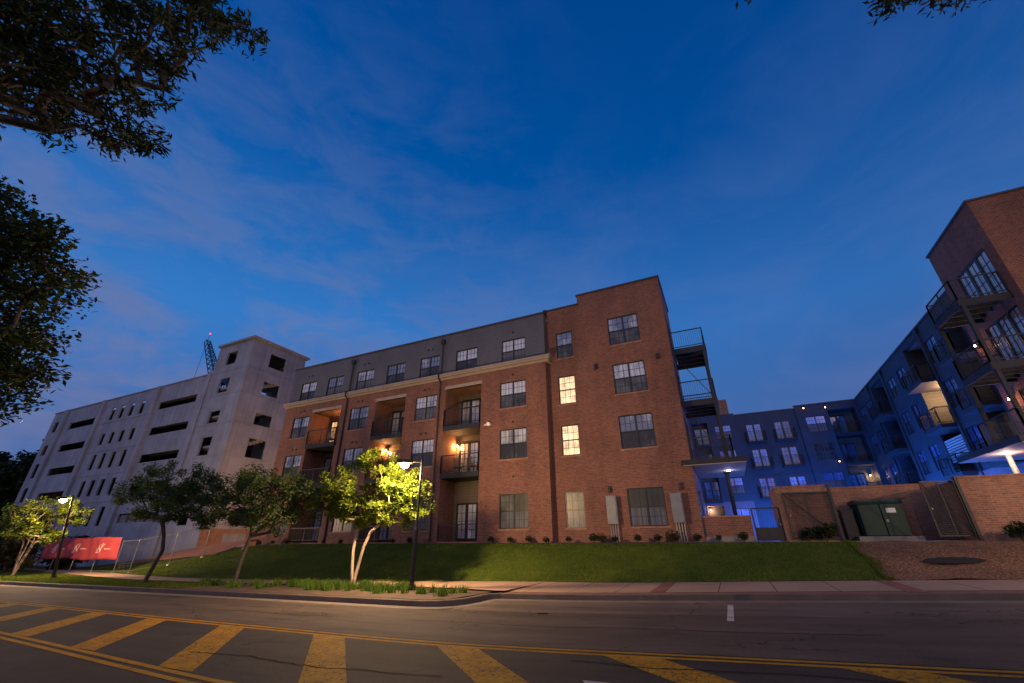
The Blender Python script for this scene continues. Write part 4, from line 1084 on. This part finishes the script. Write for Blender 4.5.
# ------------------------------------------------------------------ grass blades and verge weeds
def blades(n, fx, h, w, name, mat, lab=None):
    x, y, z = fx(n)
    n = len(x)
    a = rng.random(n)*2*math.pi; hh = h*(.5+rng.random(n)); lean = rng.normal(size=(n,2))*.35
    v = np.empty((n,3,3)); dx = np.cos(a)*w; dy = np.sin(a)*w
    v[:,0] = np.stack([x-dx,y-dy,z],1); v[:,1] = np.stack([x+dx,y+dy,z],1); v[:,2] = np.stack([x+lean[:,0]*hh,y+lean[:,1]*hh,z+hh],1)
    me = np_mesh(name, v.reshape(-1,3), 3, MAT[mat]); o = bpy.data.objects.new(name, me); COL.objects.link(o); tag(o, kind='stuff'); return o
def lawn_pts(n):
    x = rng.uniform(-44,3.88,n); t = rng.random(n)
    ys0 = np.array([Ysb(a) for a in x]); y = ys0+.02+t*(21.8-ys0); m = y < 21.8
    x, y = x[m], y[m]; z = np.array([gz(a,b) for a, b in zip(x,y)]); return x, y, z
def edge_pts(n):
    y = rng.uniform(17.75,22.2,n); x = 3.9+np.abs(rng.normal(size=n))*.09*(1+np.sin(y*3)); return x, y, np.array([gz(a,b) for a, b in zip(x,y)])
tag(blades(2600, edge_pts, .07, .014, 'grass', 'blade'), 'ragged grass edge spilling onto the mulch', 'grass')
g1_ = tag(blades(70000, lawn_pts, .055, .012, 'grass', 'blade'), 'short mown grass covering the sloping lawn', 'grass')
def verge_pts(n):
    x = rng.uniform(-44,-20,n); y0 = np.array([Yk2(a) for a in x]); y1 = np.array([Ysf(a) for a in x]); y = y0+.03+rng.random(n)*(y1-y0-.06)
    return x, y, np.array([zr(a)+.16 for a in x])
tag(blades(22000, verge_pts, .06, .012, 'grass', 'blade'), 'rough grass on the verge between kerb and sidewalk', 'grass')
def weed_pts(n):
    cl = np.array([(rng.uniform(-22,-8.2), rng.uniform(12.3,13.9)) for _ in range(60)]+[(rng.uniform(-17,-10.5), rng.uniform(13.2,14.2)) for _ in range(55)])
    i = rng.integers(0, len(cl), n); x = cl[i,0]+rng.normal(size=n)*.09; y = cl[i,1]+rng.normal(size=n)*.07; m = (x < -7.9) & (y > 11.8)
    x, y = x[m], y[m]; return x, y, np.array([zr(a)+.15 for a in x])
tag(blades(5200, weed_pts, .22, .017, 'weeds', 'weed'), 'tufts of bright green lily-like weeds in the planting strip', 'ground cover')

# ================================================================== STREET LAMPS
def street_lamp(base, label, lean=0, az=0, energy=600, size=1.0, rz=0.):
    t = thing('street_lamp', base, label, 'street lamp', 'black street lamps along the planting strip')
    H_ = 4.4
    w = MB(); w.tube((0,0,-.05), (0,0,.12), .16, .14, 14); w.tube((0,0,.12), (0,0,1.9), .085, .075, 14); w.tube((0,0,1.9), (0,0,2.0), .075, .05, 14); w.localbuild('post_base', MAT['lamp_metal'], t)
    w = MB(); w.tube((0,0,1.98), (0,0,H_), .045, .04, 12); w.tube((0,0,H_-.1), (0,0,H_+.06), .055, .03, 12); w.localbuild('pole', MAT['lamp_metal'] if False else MAT['lamp_metal'], t)
    w = MB(); w.tube((0,0,H_-.08), (-.42,0,H_-.06), .025, n=8)
    w.box(-.95,-.38,-.17,.17,H_-.12,H_-.03); w.box(-.90,-.45,-.13,.13,H_-.029,H_+.02); w.localbuild('lamp_head', MAT['lamp_metal'], t)
    w = MB()
    # shallow bowl lens
    n = 14
    for i in range(n):
        a0, a1 = 2*math.pi*i/n, 2*math.pi*(i+1)/n
        for (ra, rb, za, zb) in ((.17,.17,H_-.121,H_-.19),(.17,.12,H_-.19,H_-.27),(.12,.0,H_-.27,H_-.31)):
            w.quad((-.66+ra*math.cos(a0), ra*math.sin(a0), za), (-.66+ra*math.cos(a1), ra*math.sin(a1), za), (-.66+rb*math.cos(a1), rb*math.sin(a1), zb), (-.66+rb*math.cos(a0), rb*math.sin(a0), zb))
    w.localbuild('lens', MAT['lens'], t, True)
    l = bpy.data.lights.new('lamp_light', 'POINT'); l.energy = energy; l.color = (1.0,.64,.33); l.shadow_soft_size = .10
    o = bpy.data.objects.new('lamp_light', l); COL.objects.link(o); o.parent = t; o.location = (-.66,0,H_-.45)
    ax = Vector((math.cos(az), math.sin(az), 0)); axis = Vector((0,0,1)).cross(ax)
    t.scale = (size,)*3
    t.rotation_mode = 'QUATERNION'; t.rotation_quaternion = Quaternion(axis, lean) @ Quaternion((0,0,1), rz) if lean else Quaternion((0,0,1), rz)
    return t
LE = 3000
street_lamp((-10.45,13.7,zr(-10.5)+.16), 'lit black street lamp right of the bright green tree', energy=LE, rz=R(28))
street_lamp((-35.4,13.4,zr(-35)+.16), 'lit street lamp leaning left in front of the red banner', lean=R(7.5), az=R(255), energy=LE*1.0, rz=R(15))
# unseen lamps added for warm light, behind the viewer and past the right
street_lamp((18.0,-31.0,zr(18)+.0), 'unseen tall light added behind the viewer to warm the facades', energy=LE*3.7, size=2.1, rz=R(60))
street_lamp((14.4,16.6,zr(14)+.16), 'unseen lamp of the row added past the right edge for warm light', energy=LE*.5, rz=R(28))

# ================================================================== FENCE + BANNER
ff = thing('construction_fence', (-35,16.3,.5), 'temporary chain link construction fence between the banner and the brick block', 'fence')
fx = [-46.0,-43.0,-40.0,-37.2,-35.3,-33.6,-32.1,-30.2,-28.4]
def fy(x): return 17.0+max(0, (x+35.3))*.75 if x > -35.3 else 17.0
def fzb(x): return gz(x, fy(x))
for x in fx:
    w = MB(); w.tube((x,fy(x),fzb(x)-.1),(x,fy(x),fzb(x)+1.95),.022,n=8); w.tube((x,fy(x),fzb(x)-.02),(x,fy(x),fzb(x)+.06),.12,.10,8); w.build('fence_post', MAT['galv_post'], ff)
w = MB()
for a, b in zip(fx[:-1], fx[1:]):
    pa = Vector((a,fy(a),fzb(a))); pb = Vector((b,fy(b),fzb(b))); u = Vector((0,0,1))
    w.tube(pa+u*1.9, pb+u*1.9, .02, n=6); w.tube(pa+u*.12, pb+u*.12, .015, n=6)
    if b > -36:
        n = int((pb-pa).length/.13)
        for i in range(-12, n):
            for sgn in (0, 1):
                i0, i1 = i, i+13
                t0, t1 = max(0,i0)/n, min(n,i1)/n
                if t1 <= t0: continue
                h0 = (t0*n-i0)/13*1.75; h1 = (t1*n-i0)/13*1.75
                if sgn: h0, h1 = 1.75-h0, 1.75-h1
                w.tube(pa.lerp(pb,t0)+u*(.13+h0), pa.lerp(pb,t1)+u*(.13+h1), .0022, n=3, caps=False)
w.build('fence_mesh', MAT['galv_post'], ff)
# banner
bt = thing('banner', (-42,16.9,.5), 'long red fabric banner with pale emblems tied to the construction fence', 'banner')
def by(x, z): return 16.93-.05*math.sin(x*1.9+z)-.03*math.sin(x*5.1+2*z)
xa, xb = -48.0, -37.3
def bz(x, k): 
    g = .62 if True else 0
    lo = .62-.004*(x+37)+.05*math.sin(x*1.1); hi = 2.02+.02*math.sin(x*.9); return lo+(hi-lo)*k
w = MB(); X = rngs(xa, xb, .15); nk = 8
for i, x in enumerate(X):
    for k in range(nk+1): z = bz(x, k/nk); w.v.append((x, by(x,z), z))
for i in range(len(X)-1):
    for k in range(nk): q = i*(nk+1)+k; w.f.append((q, q+nk+1, q+nk+2, q+1))
bo = w.build('fabric', MAT['banner'], bt, smooth=True)
mod = bo.modifiers.new('thickness', 'SOLIDIFY'); mod.thickness = .01; mod.offset = 1
def logo(cx, cz):
    w = MB()
    def st(p, q, wd):
        p = Vector(p); q = Vector(q); d = (q-p).normalized(); n = Vector((-d.y, d.x))*wd
        pts = [(p+n), (p-n), (q-n), (q+n)]
        w.poly([(cx+a.x, by(cx+a.x, cz)-.016, cz+a.y) for a in pts])
    for (a, b, wd) in (((-.55,-.25),(.05,.30),.035),((-.42,-.28),(.0,-.22),.03),((-.25,-.25),(-.15,.22),.045),((-.15,.20),(.12,-.22),.05),((.10,-.22),(.22,.34),.04),((-.62,-.05),(-.2,.02),.022),((.16,.05),(.42,.28),.022)): st(a, b, wd)
    x = .45
    for k, hh in enumerate((.06,.09,.06,.06,.09,.06,.06)): st((x+k*.11,-.05),(x+k*.11+.03,-.05+hh),.022); st((x+k*.11+.03,-.05+hh),(x+k*.11+.08,-.04),.02)
    o = w.build('emblem', MAT['banner_logo'], bt); return o
for cx in (-39.6,-42.9,-46.0): logo(cx, 1.32)

# ================================================================== METER CABINETS
for x, lab in ((-5.29,'grey meter cabinet on conduits left of the widest ground floor window'),(-2.16,'grey meter cabinet on conduits near the brick corner')):
    t = thing('meter_cabinet', (x,YB-.15,gz(x,22.6)), lab, 'electrical cabinet', 'meter cabinets on the brick front')
    w = MB(); w.box(x-.26, x+.26, YB-.30, YB-.02, 2.36, 3.68); w.build('cabinet', MAT['galv'], t)
    w = MB(); w.box(x-.22, x+.22, YB-.325, YB-.303, 2.42, 3.62); w.build('cabinet_door', MAT['galv'], t)
    for dx in (-.17,-.05,.07,.19):
        w = MB(); w.tube((x+dx,YB-.15,1.4),(x+dx,YB-.15,2.36),.035,n=10); w.build('conduit', MAT['galv_post'], t)

# ================================================================== LOW WALL, GATES, ENCLOSURE
MAT['cap'] = brick_mat('cap_brick', (.30,.12,.07), (.22,.09,.05), (.3,.24,.19), .075, .2)
lw = thing('patio_wall', (-.1,23.2,1.5), 'low brick patio wall under the left entrance canopy', 'wall')
MB().box(-1.16,.84,23.1,23.38,1.76,2.56).build('brickwork', MAT['brick'], lw); MB().box(-1.18,.88,23.04,23.42,1.35,1.757).build('plinth', MAT['pad'], lw); MB().box(-1.17,.86,23.07,23.41,2.562,2.63).build('wall_cap', MAT['cap'], lw)
def gate(name, hinge, end, z0, z1, label, solid=0., brace=True, meshg=.06, grp=None, cat='gate'):
    t = thing(name, (hinge[0],hinge[1],z0), label, cat, grp)
    a = Vector((*hinge, 0)); b = Vector((*end, 0)); u = Vector((0,0,1))
    w = MB()
    for p in (a, b): w.bar(p+u*z0, p+u*z1, .06)
    w.bar(a+u*z1, b+u*z1, .06); w.bar(a+u*(z0+.05), b+u*(z0+.05), .05); 
    if brace: w.bar(a+u*(z0+.05), b+u*z1, .04); w.bar(a.lerp(b,.5)+u*z0, a.lerp(b,.5)+u*z1, .04)
    w.build('gate_frame', MAT['metal'], t)
    w = MB(); n = int((b-a).length/meshg)
    for i in range(1, n): p = a.lerp(b, i/n); w.tube(p+u*(z0+.05), p+u*z1, .007, n=3, caps=False)
    m = int((z1-z0)/meshg)
    if solid == 0:
        for j in range(1, m): w.tube(a+u*(z0+(z1-z0)*j/m), b+u*(z0+(z1-z0)*j/m), .007, n=3, caps=False)
    w.build('gate_mesh', MAT['metal'], t)
    if solid:
        d = (b-a).normalized(); n_ = Vector((-d.y,d.x,0))*.015
        p0, p1 = a+u*(z0+.06), b+u*(z0+.06); h = u*solid
        w = MB(); w.quad(p0+n_,p1+n_,p1+n_+h,p0+n_+h); w.quad(p0-n_,p1-n_,p1-n_+h,p0-n_+h); w.build('kick_panel', MAT['metal'], t)
    w = MB(); c = b.lerp(a,.06)+u*(z0+(z1-z0)*.5); w.tube(c-Vector((0,.08,.0)), c+Vector((0,.08,0)), .03, n=8); w.build('latch', MAT['galv_post'], t)
    return t
gate('pedestrian_gate', (.94,23.25), (2.0,23.25), 1.55, 2.9, 'black metal pedestrian gate between the patio wall and the brick enclosure', .5, False, .1)
en = thing('enclosure_wall', (2.9,23.2,1.5), 'tall brick utility enclosure wall with returns behind the mesh gates', 'wall')
w = MB(); w.box(2.04,3.92,23.0,23.3,1.4,3.68); w.box(2.04,2.34,23.301,26.2,1.4,3.68); w.box(2.341,8.6,26.0,26.28,1.4,3.80); w.build('brickwork', MAT['brick2'], en)
w = MB(); w.box(2.02,3.95,22.97,23.33,3.682,3.76); w.box(2.02,2.36,23.331,26.2,3.682,3.76); w.box(2.361,8.6,25.97,26.31,3.802,3.88); w.build('wall_cap', MAT['cap'], en)
wb = thing('enclosure_wall', (12,22.9,1.5), 'tall brick wall at the right edge beside the open mesh gate', 'wall')
w = MB(); w.box(8.15,14.5,22.7,23.0,1.3,3.70); w.box(8.6,8.9,23.003,26.3,1.3,3.70); w.build('brickwork', MAT['brick2'], wb)
w = MB(); w.box(8.12,14.5,22.67,23.03,3.702,3.78); w.box(8.57,8.93,23.033,26.3,3.702,3.78); w.build('wall_cap', MAT['cap'], wb)
gate('mesh_gate', (3.95,22.93), (2.25,22.78), 1.62, 3.45, 'tall mesh gate leaf folded back against the left brick enclosure wall', brace=True, grp='gates of the utility enclosure')
gate('mesh_gate', (8.08,22.8), (6.95,22.45), 1.66, 3.62, 'tall mesh gate leaf standing ajar beside the right brick wall', brace=True, grp='gates of the utility enclosure')
for x, lab, y in ((4.02,'black square gate post at the left side of the enclosure opening',22.9),(8.1,'black square gate post at the right side of the enclosure opening',22.6)):
    w = MB(); w.box(x-.05,x+.05,y-.05,y+.05,1.4,3.72); w.box(x-.065,x+.065,y-.065,y+.065,3.721,3.75); o = w.build('gate_post', MAT['metal'], loc=(x,y,1.4)); tag(o, lab, 'gate post')
tf = thing('transformer', (5.9,24.8,1.55), 'dark green utility transformer box on a concrete pad inside the enclosure', 'transformer')
MB().box(4.75,6.9,23.9,25.6,1.54,1.72).build('pad', MAT['pad'], tf)
w = MB(); w.box(5.06,6.62,24.35,25.4,1.722,2.98); w.build('cabinet', MAT['green'], tf)
w = MB(); w.poly([(5.0,24.12,2.98),(6.68,24.12,2.98),(6.68,24.2,3.08),(5.0,24.2,3.08)]); w.box(5.0,6.68,24.2,25.46,2.982,3.14); w.build('lid', MAT['green'], tf)
for (a, b) in ((5.09,5.82),(5.86,6.59)):
    w = MB(); w.box(a,b,24.12,24.348,1.75,2.96); dd = w.build('cabinet_door', MAT['green'], tf)
w = MB(); w.box(6.02,6.34,24.105,24.118,2.62,2.80); w.build('warning_sign', MAT['white'], tf)
w = MB(); w.tube((5.95,24.09,2.3),(5.95,24.12,2.3),.03,n=8); w.box(5.90,6.0,24.08,24.118,2.25,2.36); w.build('padlock', MAT['galv_post'], tf)
# second electrical box on the pad (darker, behind left)
sb = thing('junction_box', (4.75,25.3,1.55), 'narrow dark electrical box left of the green transformer', 'electrical box')
w = MB(); w.box(4.52,4.95,24.6,25.2,1.56,2.75); w.build('cabinet', MAT['metal'], sb); w = MB(); w.box(4.5,4.97,24.57,25.23,2.752,2.81); w.build('lid', MAT['metal'], sb)
# flat dark ellipse painting a shadow-like patch on the mulch
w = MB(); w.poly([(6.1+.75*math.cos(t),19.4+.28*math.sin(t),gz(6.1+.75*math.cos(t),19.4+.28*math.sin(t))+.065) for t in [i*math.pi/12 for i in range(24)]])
MAT['mulch_shade'] = plain('shade_patch_black', (.010,.008,.007), .95)
tag(w.build('shade_patch', MAT['mulch_shade']), 'dark oval shadow-like patch painted on the mulch bed', 'painted patch')

# balcony chairs ------------------------------------------------------------
def chair(loc, rz, label, grp='chairs on the balconies'):
    t = thing('patio_chair', loc, label, 'chair', grp, rz)
    w = MB(); w.box(-.25,.25,-.24,.24,.40,.44); w.localbuild('seat', MAT['cushion'], t)
    w = MB()
    for k in range(6): x = -.22+k*.088; w.box(x-.02,x+.02,.22,.25,.44,.92)
    w.box(-.26,.26,.215,.255,.92,.98); w.localbuild('backrest', MAT['cushion'], t)
    for (x, y) in ((-.22,-.2),(.22,-.2),(-.22,.21),(.22,.21)):
        w = MB(); w.tube((x,y,0),(x,y,.40),.022,n=6); w.localbuild('leg', MAT['cushion'], t)
    for x in (-.27,.27):
        w = MB(); w.box(x-.03,x+.03,-.24,.25,.64,.67); w.tube((x,-.2,.42),(x,-.2,.64),.018,n=6); w.localbuild('armrest', MAT['cushion'], t)
    return t
chair((-14.9,YA+.7,5.42), R(200), 'wooden chair on the lit balcony right of the bright tree, left one')
chair((-13.9,YA+.8,5.42), R(150), 'wooden chair on the lit balcony right of the bright tree, right one')
chair((-26.4,YA+.7,8.35), R(190), 'wooden chair on the lit top left balcony')
chair((11.9,25.4,11.40), R(60), 'wooden chair on the highest balcony at the right edge')
chair((11.9,25.2,8.36), R(60), 'wooden chair on the middle balcony at the right edge')

# ------------------------------------------------------------------ unseen bollards added for the blue courtyard light; canopy downlights
def bollard(loc, energy, color, label, bulb='bulb_blue'):
    t = thing('added_bollard_light', loc, label, 'bollard light', 'added blue courtyard lights')
    w = MB(); w.tube((0,0,0),(0,0,.85),.07,n=12); w.tube((0,0,1.02),(0,0,1.08),.09,n=12); w.localbuild('post', MAT['metal'], t)
    w = MB(); w.tube((0,0,.851),(0,0,1.019),.055,n=12); w.localbuild('lens', MAT[bulb], t)
    l = bpy.data.lights.new('bollard_glow','POINT'); l.energy = energy; l.color = color; l.shadow_soft_size = .2
    o = bpy.data.objects.new('bollard_glow', l); COL.objects.link(o); o.parent = t; o.location = (0,0,1.35)
BLUE = (.035,.19,1.0)
for i, (x, y, e) in enumerate(((3.6,50.2,1300),(8.6,50.4,1300),(11.9,41.5,1700),(11.9,34.0,1100),(1.0,46.0,700),(7.0,40.0,2400))):
    bollard((x,y,1.55), e, BLUE, 'unseen bollard added for the blue courtyard light, '+('at the foot of the left door balconies','at the foot of the far wall','in front of the lit balcony bay','nearest the corner block','before the far left ground floor door','alone in the middle of the courtyard')[i])
def downlight(bld, x, y, z, e, c):
    w = MB(); w.tube((x,y,z-.004),(x,y,z-.03),.09,n=16); f = w.build('downlight', MAT['bulb'], bld)
    point('downlight_glow', (x,y,z-.25), e, c, .08, f)
downlight(br, 11.2, 25.6, 4.9, 40, (1.0,.62,.45))
downlight(bm, .4, 25.4, 4.9, 8, (.65,.6,1.0))

# ------------------------------------------------------------------ sky and light
W = bpy.data.worlds.new('World'); S.world = W; W.use_nodes = True
nt = W.node_tree; bg = nt.nodes['Background']
sky = nt.nodes.new('ShaderNodeTexSky'); sky.sky_type = 'NISHITA'; sky.sun_disc = False
sky.sun_elevation = R(-1.5); sky.sun_rotation = R(200); sky.altitude = 200; sky.ozone_density = 4.0; sky.air_density = 1.2; sky.dust_density = 1.0
tc = nt.nodes.new('ShaderNodeTexCoord'); sp = nt.nodes.new('ShaderNodeSeparateXYZ'); L(nt, tc.outputs['Generated'], sp.inputs[0])
# elevation gradient
grad = ramp(nt, sp.outputs[2], [(.0, (.072,.108,.285)), (.18, (.058,.128,.355)), (.42, (.030,.155,.475)), (.72, (.0,.072,.31)), (1.0, (.0,.042,.215))])
# left side of the view is brighter than the right
az = math_(nt, 'ADD', math_(nt, 'MULTIPLY', sp.outputs[0], -.42), .74)
grad = mixc(nt, 1.0, grad, ramp(nt, az, [(0, (.74,.45,.55)), (1, (1.12,1.22,1.16))]), 'MULTIPLY')
# thin streaky clouds
mp = nt.nodes.new('ShaderNodeMapping'); mp.inputs['Scale'].default_value = (1.5,1.5,3.4); mp.inputs['Rotation'].default_value = (0,R(-12),R(20)); L(nt, tc.outputs['Generated'], mp.inputs['Vector'])
cn = noise(nt, mp.outputs['Vector'], 1.6, 8, .6, .6)
cm = ramp(nt, cn, [(.47, (0,0,0)), (.78, (.55,.55,.55))])
low = ramp(nt, sp.outputs[2], [(.0, (1,1,1)), (.55, (.55,.55,.55)), (.85, (.12,.12,.12))])
cm = mixc(nt, 1.0, cm, low, 'MULTIPLY')
grad = mixc(nt, cm, grad, (.13,.175,.42))
# warm afterglow behind the viewer (south-east of the street), real sky light for the facades
back = math_(nt, 'MULTIPLY', sp.outputs[1], -1.0)
glow = mixc(nt, 1.0, ramp(nt, back, [(.05, (0,0,0)), (.9, (.60,.43,.46))]), ramp(nt, sp.outputs[2], [(0,(1,1,1)),(.75,(.1,.12,.2))]), 'MULTIPLY')
tot = mixc(nt, 1.0, grad, glow, 'ADD')
mp2 = nt.nodes.new('ShaderNodeMapping'); mp2.inputs['Scale'].default_value = (2.2,2.2,6.0); mp2.inputs['Rotation'].default_value = (R(8),R(10),0); L(nt, tc.outputs['Generated'], mp2.inputs['Vector'])
pf = noise(nt, mp2.outputs['Vector'], 2.6, 9, .62, .4)
left = math_(nt, 'MULTIPLY', math_(nt, 'MAXIMUM', math_(nt, 'MULTIPLY', sp.outputs[0], -1.0), 0.0), math_(nt, 'MAXIMUM', math_(nt, 'SUBTRACT', .95, sp.outputs[2]), 0.0))
pm = math_(nt, 'MULTIPLY', ramp(nt, pf, [(.42, (0,0,0)), (.62, (1,1,1))]), left)
tot = mixc(nt, math_(nt, 'MINIMUM', math_(nt, 'MULTIPLY', pm, 1.25), .72), tot, (.150,.190,.385))
pd = math_(nt, 'MULTIPLY', ramp(nt, noise(nt, mp2.outputs['Vector'], 1.3, 6, .6), [(.45, (0,0,0)), (.7, (1,1,1))]), left)
tot = mixc(nt, math_(nt, 'MULTIPLY', pd, .45), tot, (.055,.085,.20))
nis = mixc(nt, 1.0, tot, mixc(nt, 1.0, sky.outputs[0], (.012,.012,.012), 'MULTIPLY'), 'ADD')
L(nt, nis, bg.inputs['Color']); bg.inputs['Strength'].default_value = 1.0
sun = bpy.data.lights.new('afterglow_sun', 'SUN'); sun.energy = .10; sun.angle = R(25); sun.color = (1.0,.66,.50)
so = bpy.data.objects.new('afterglow_sun', sun); COL.objects.link(so)
d = Vector((-.35,.85,-.30)); so.rotation_euler = d.to_track_quat('-Z','Y').to_euler(); so.location = (0,-20,20)

S.view_settings.view_transform = 'Standard'; S.view_settings.look = 'None'; S.view_settings.exposure = 0; S.view_settings.gamma = 1
S.render.engine = 'CYCLES'; S.cycles.max_bounces = 5; S.cycles.diffuse_bounces = 3; S.cycles.transparent_max_bounces = 6
S.cycles.use_denoising = True; S.cycles.sample_clamp_indirect = 4
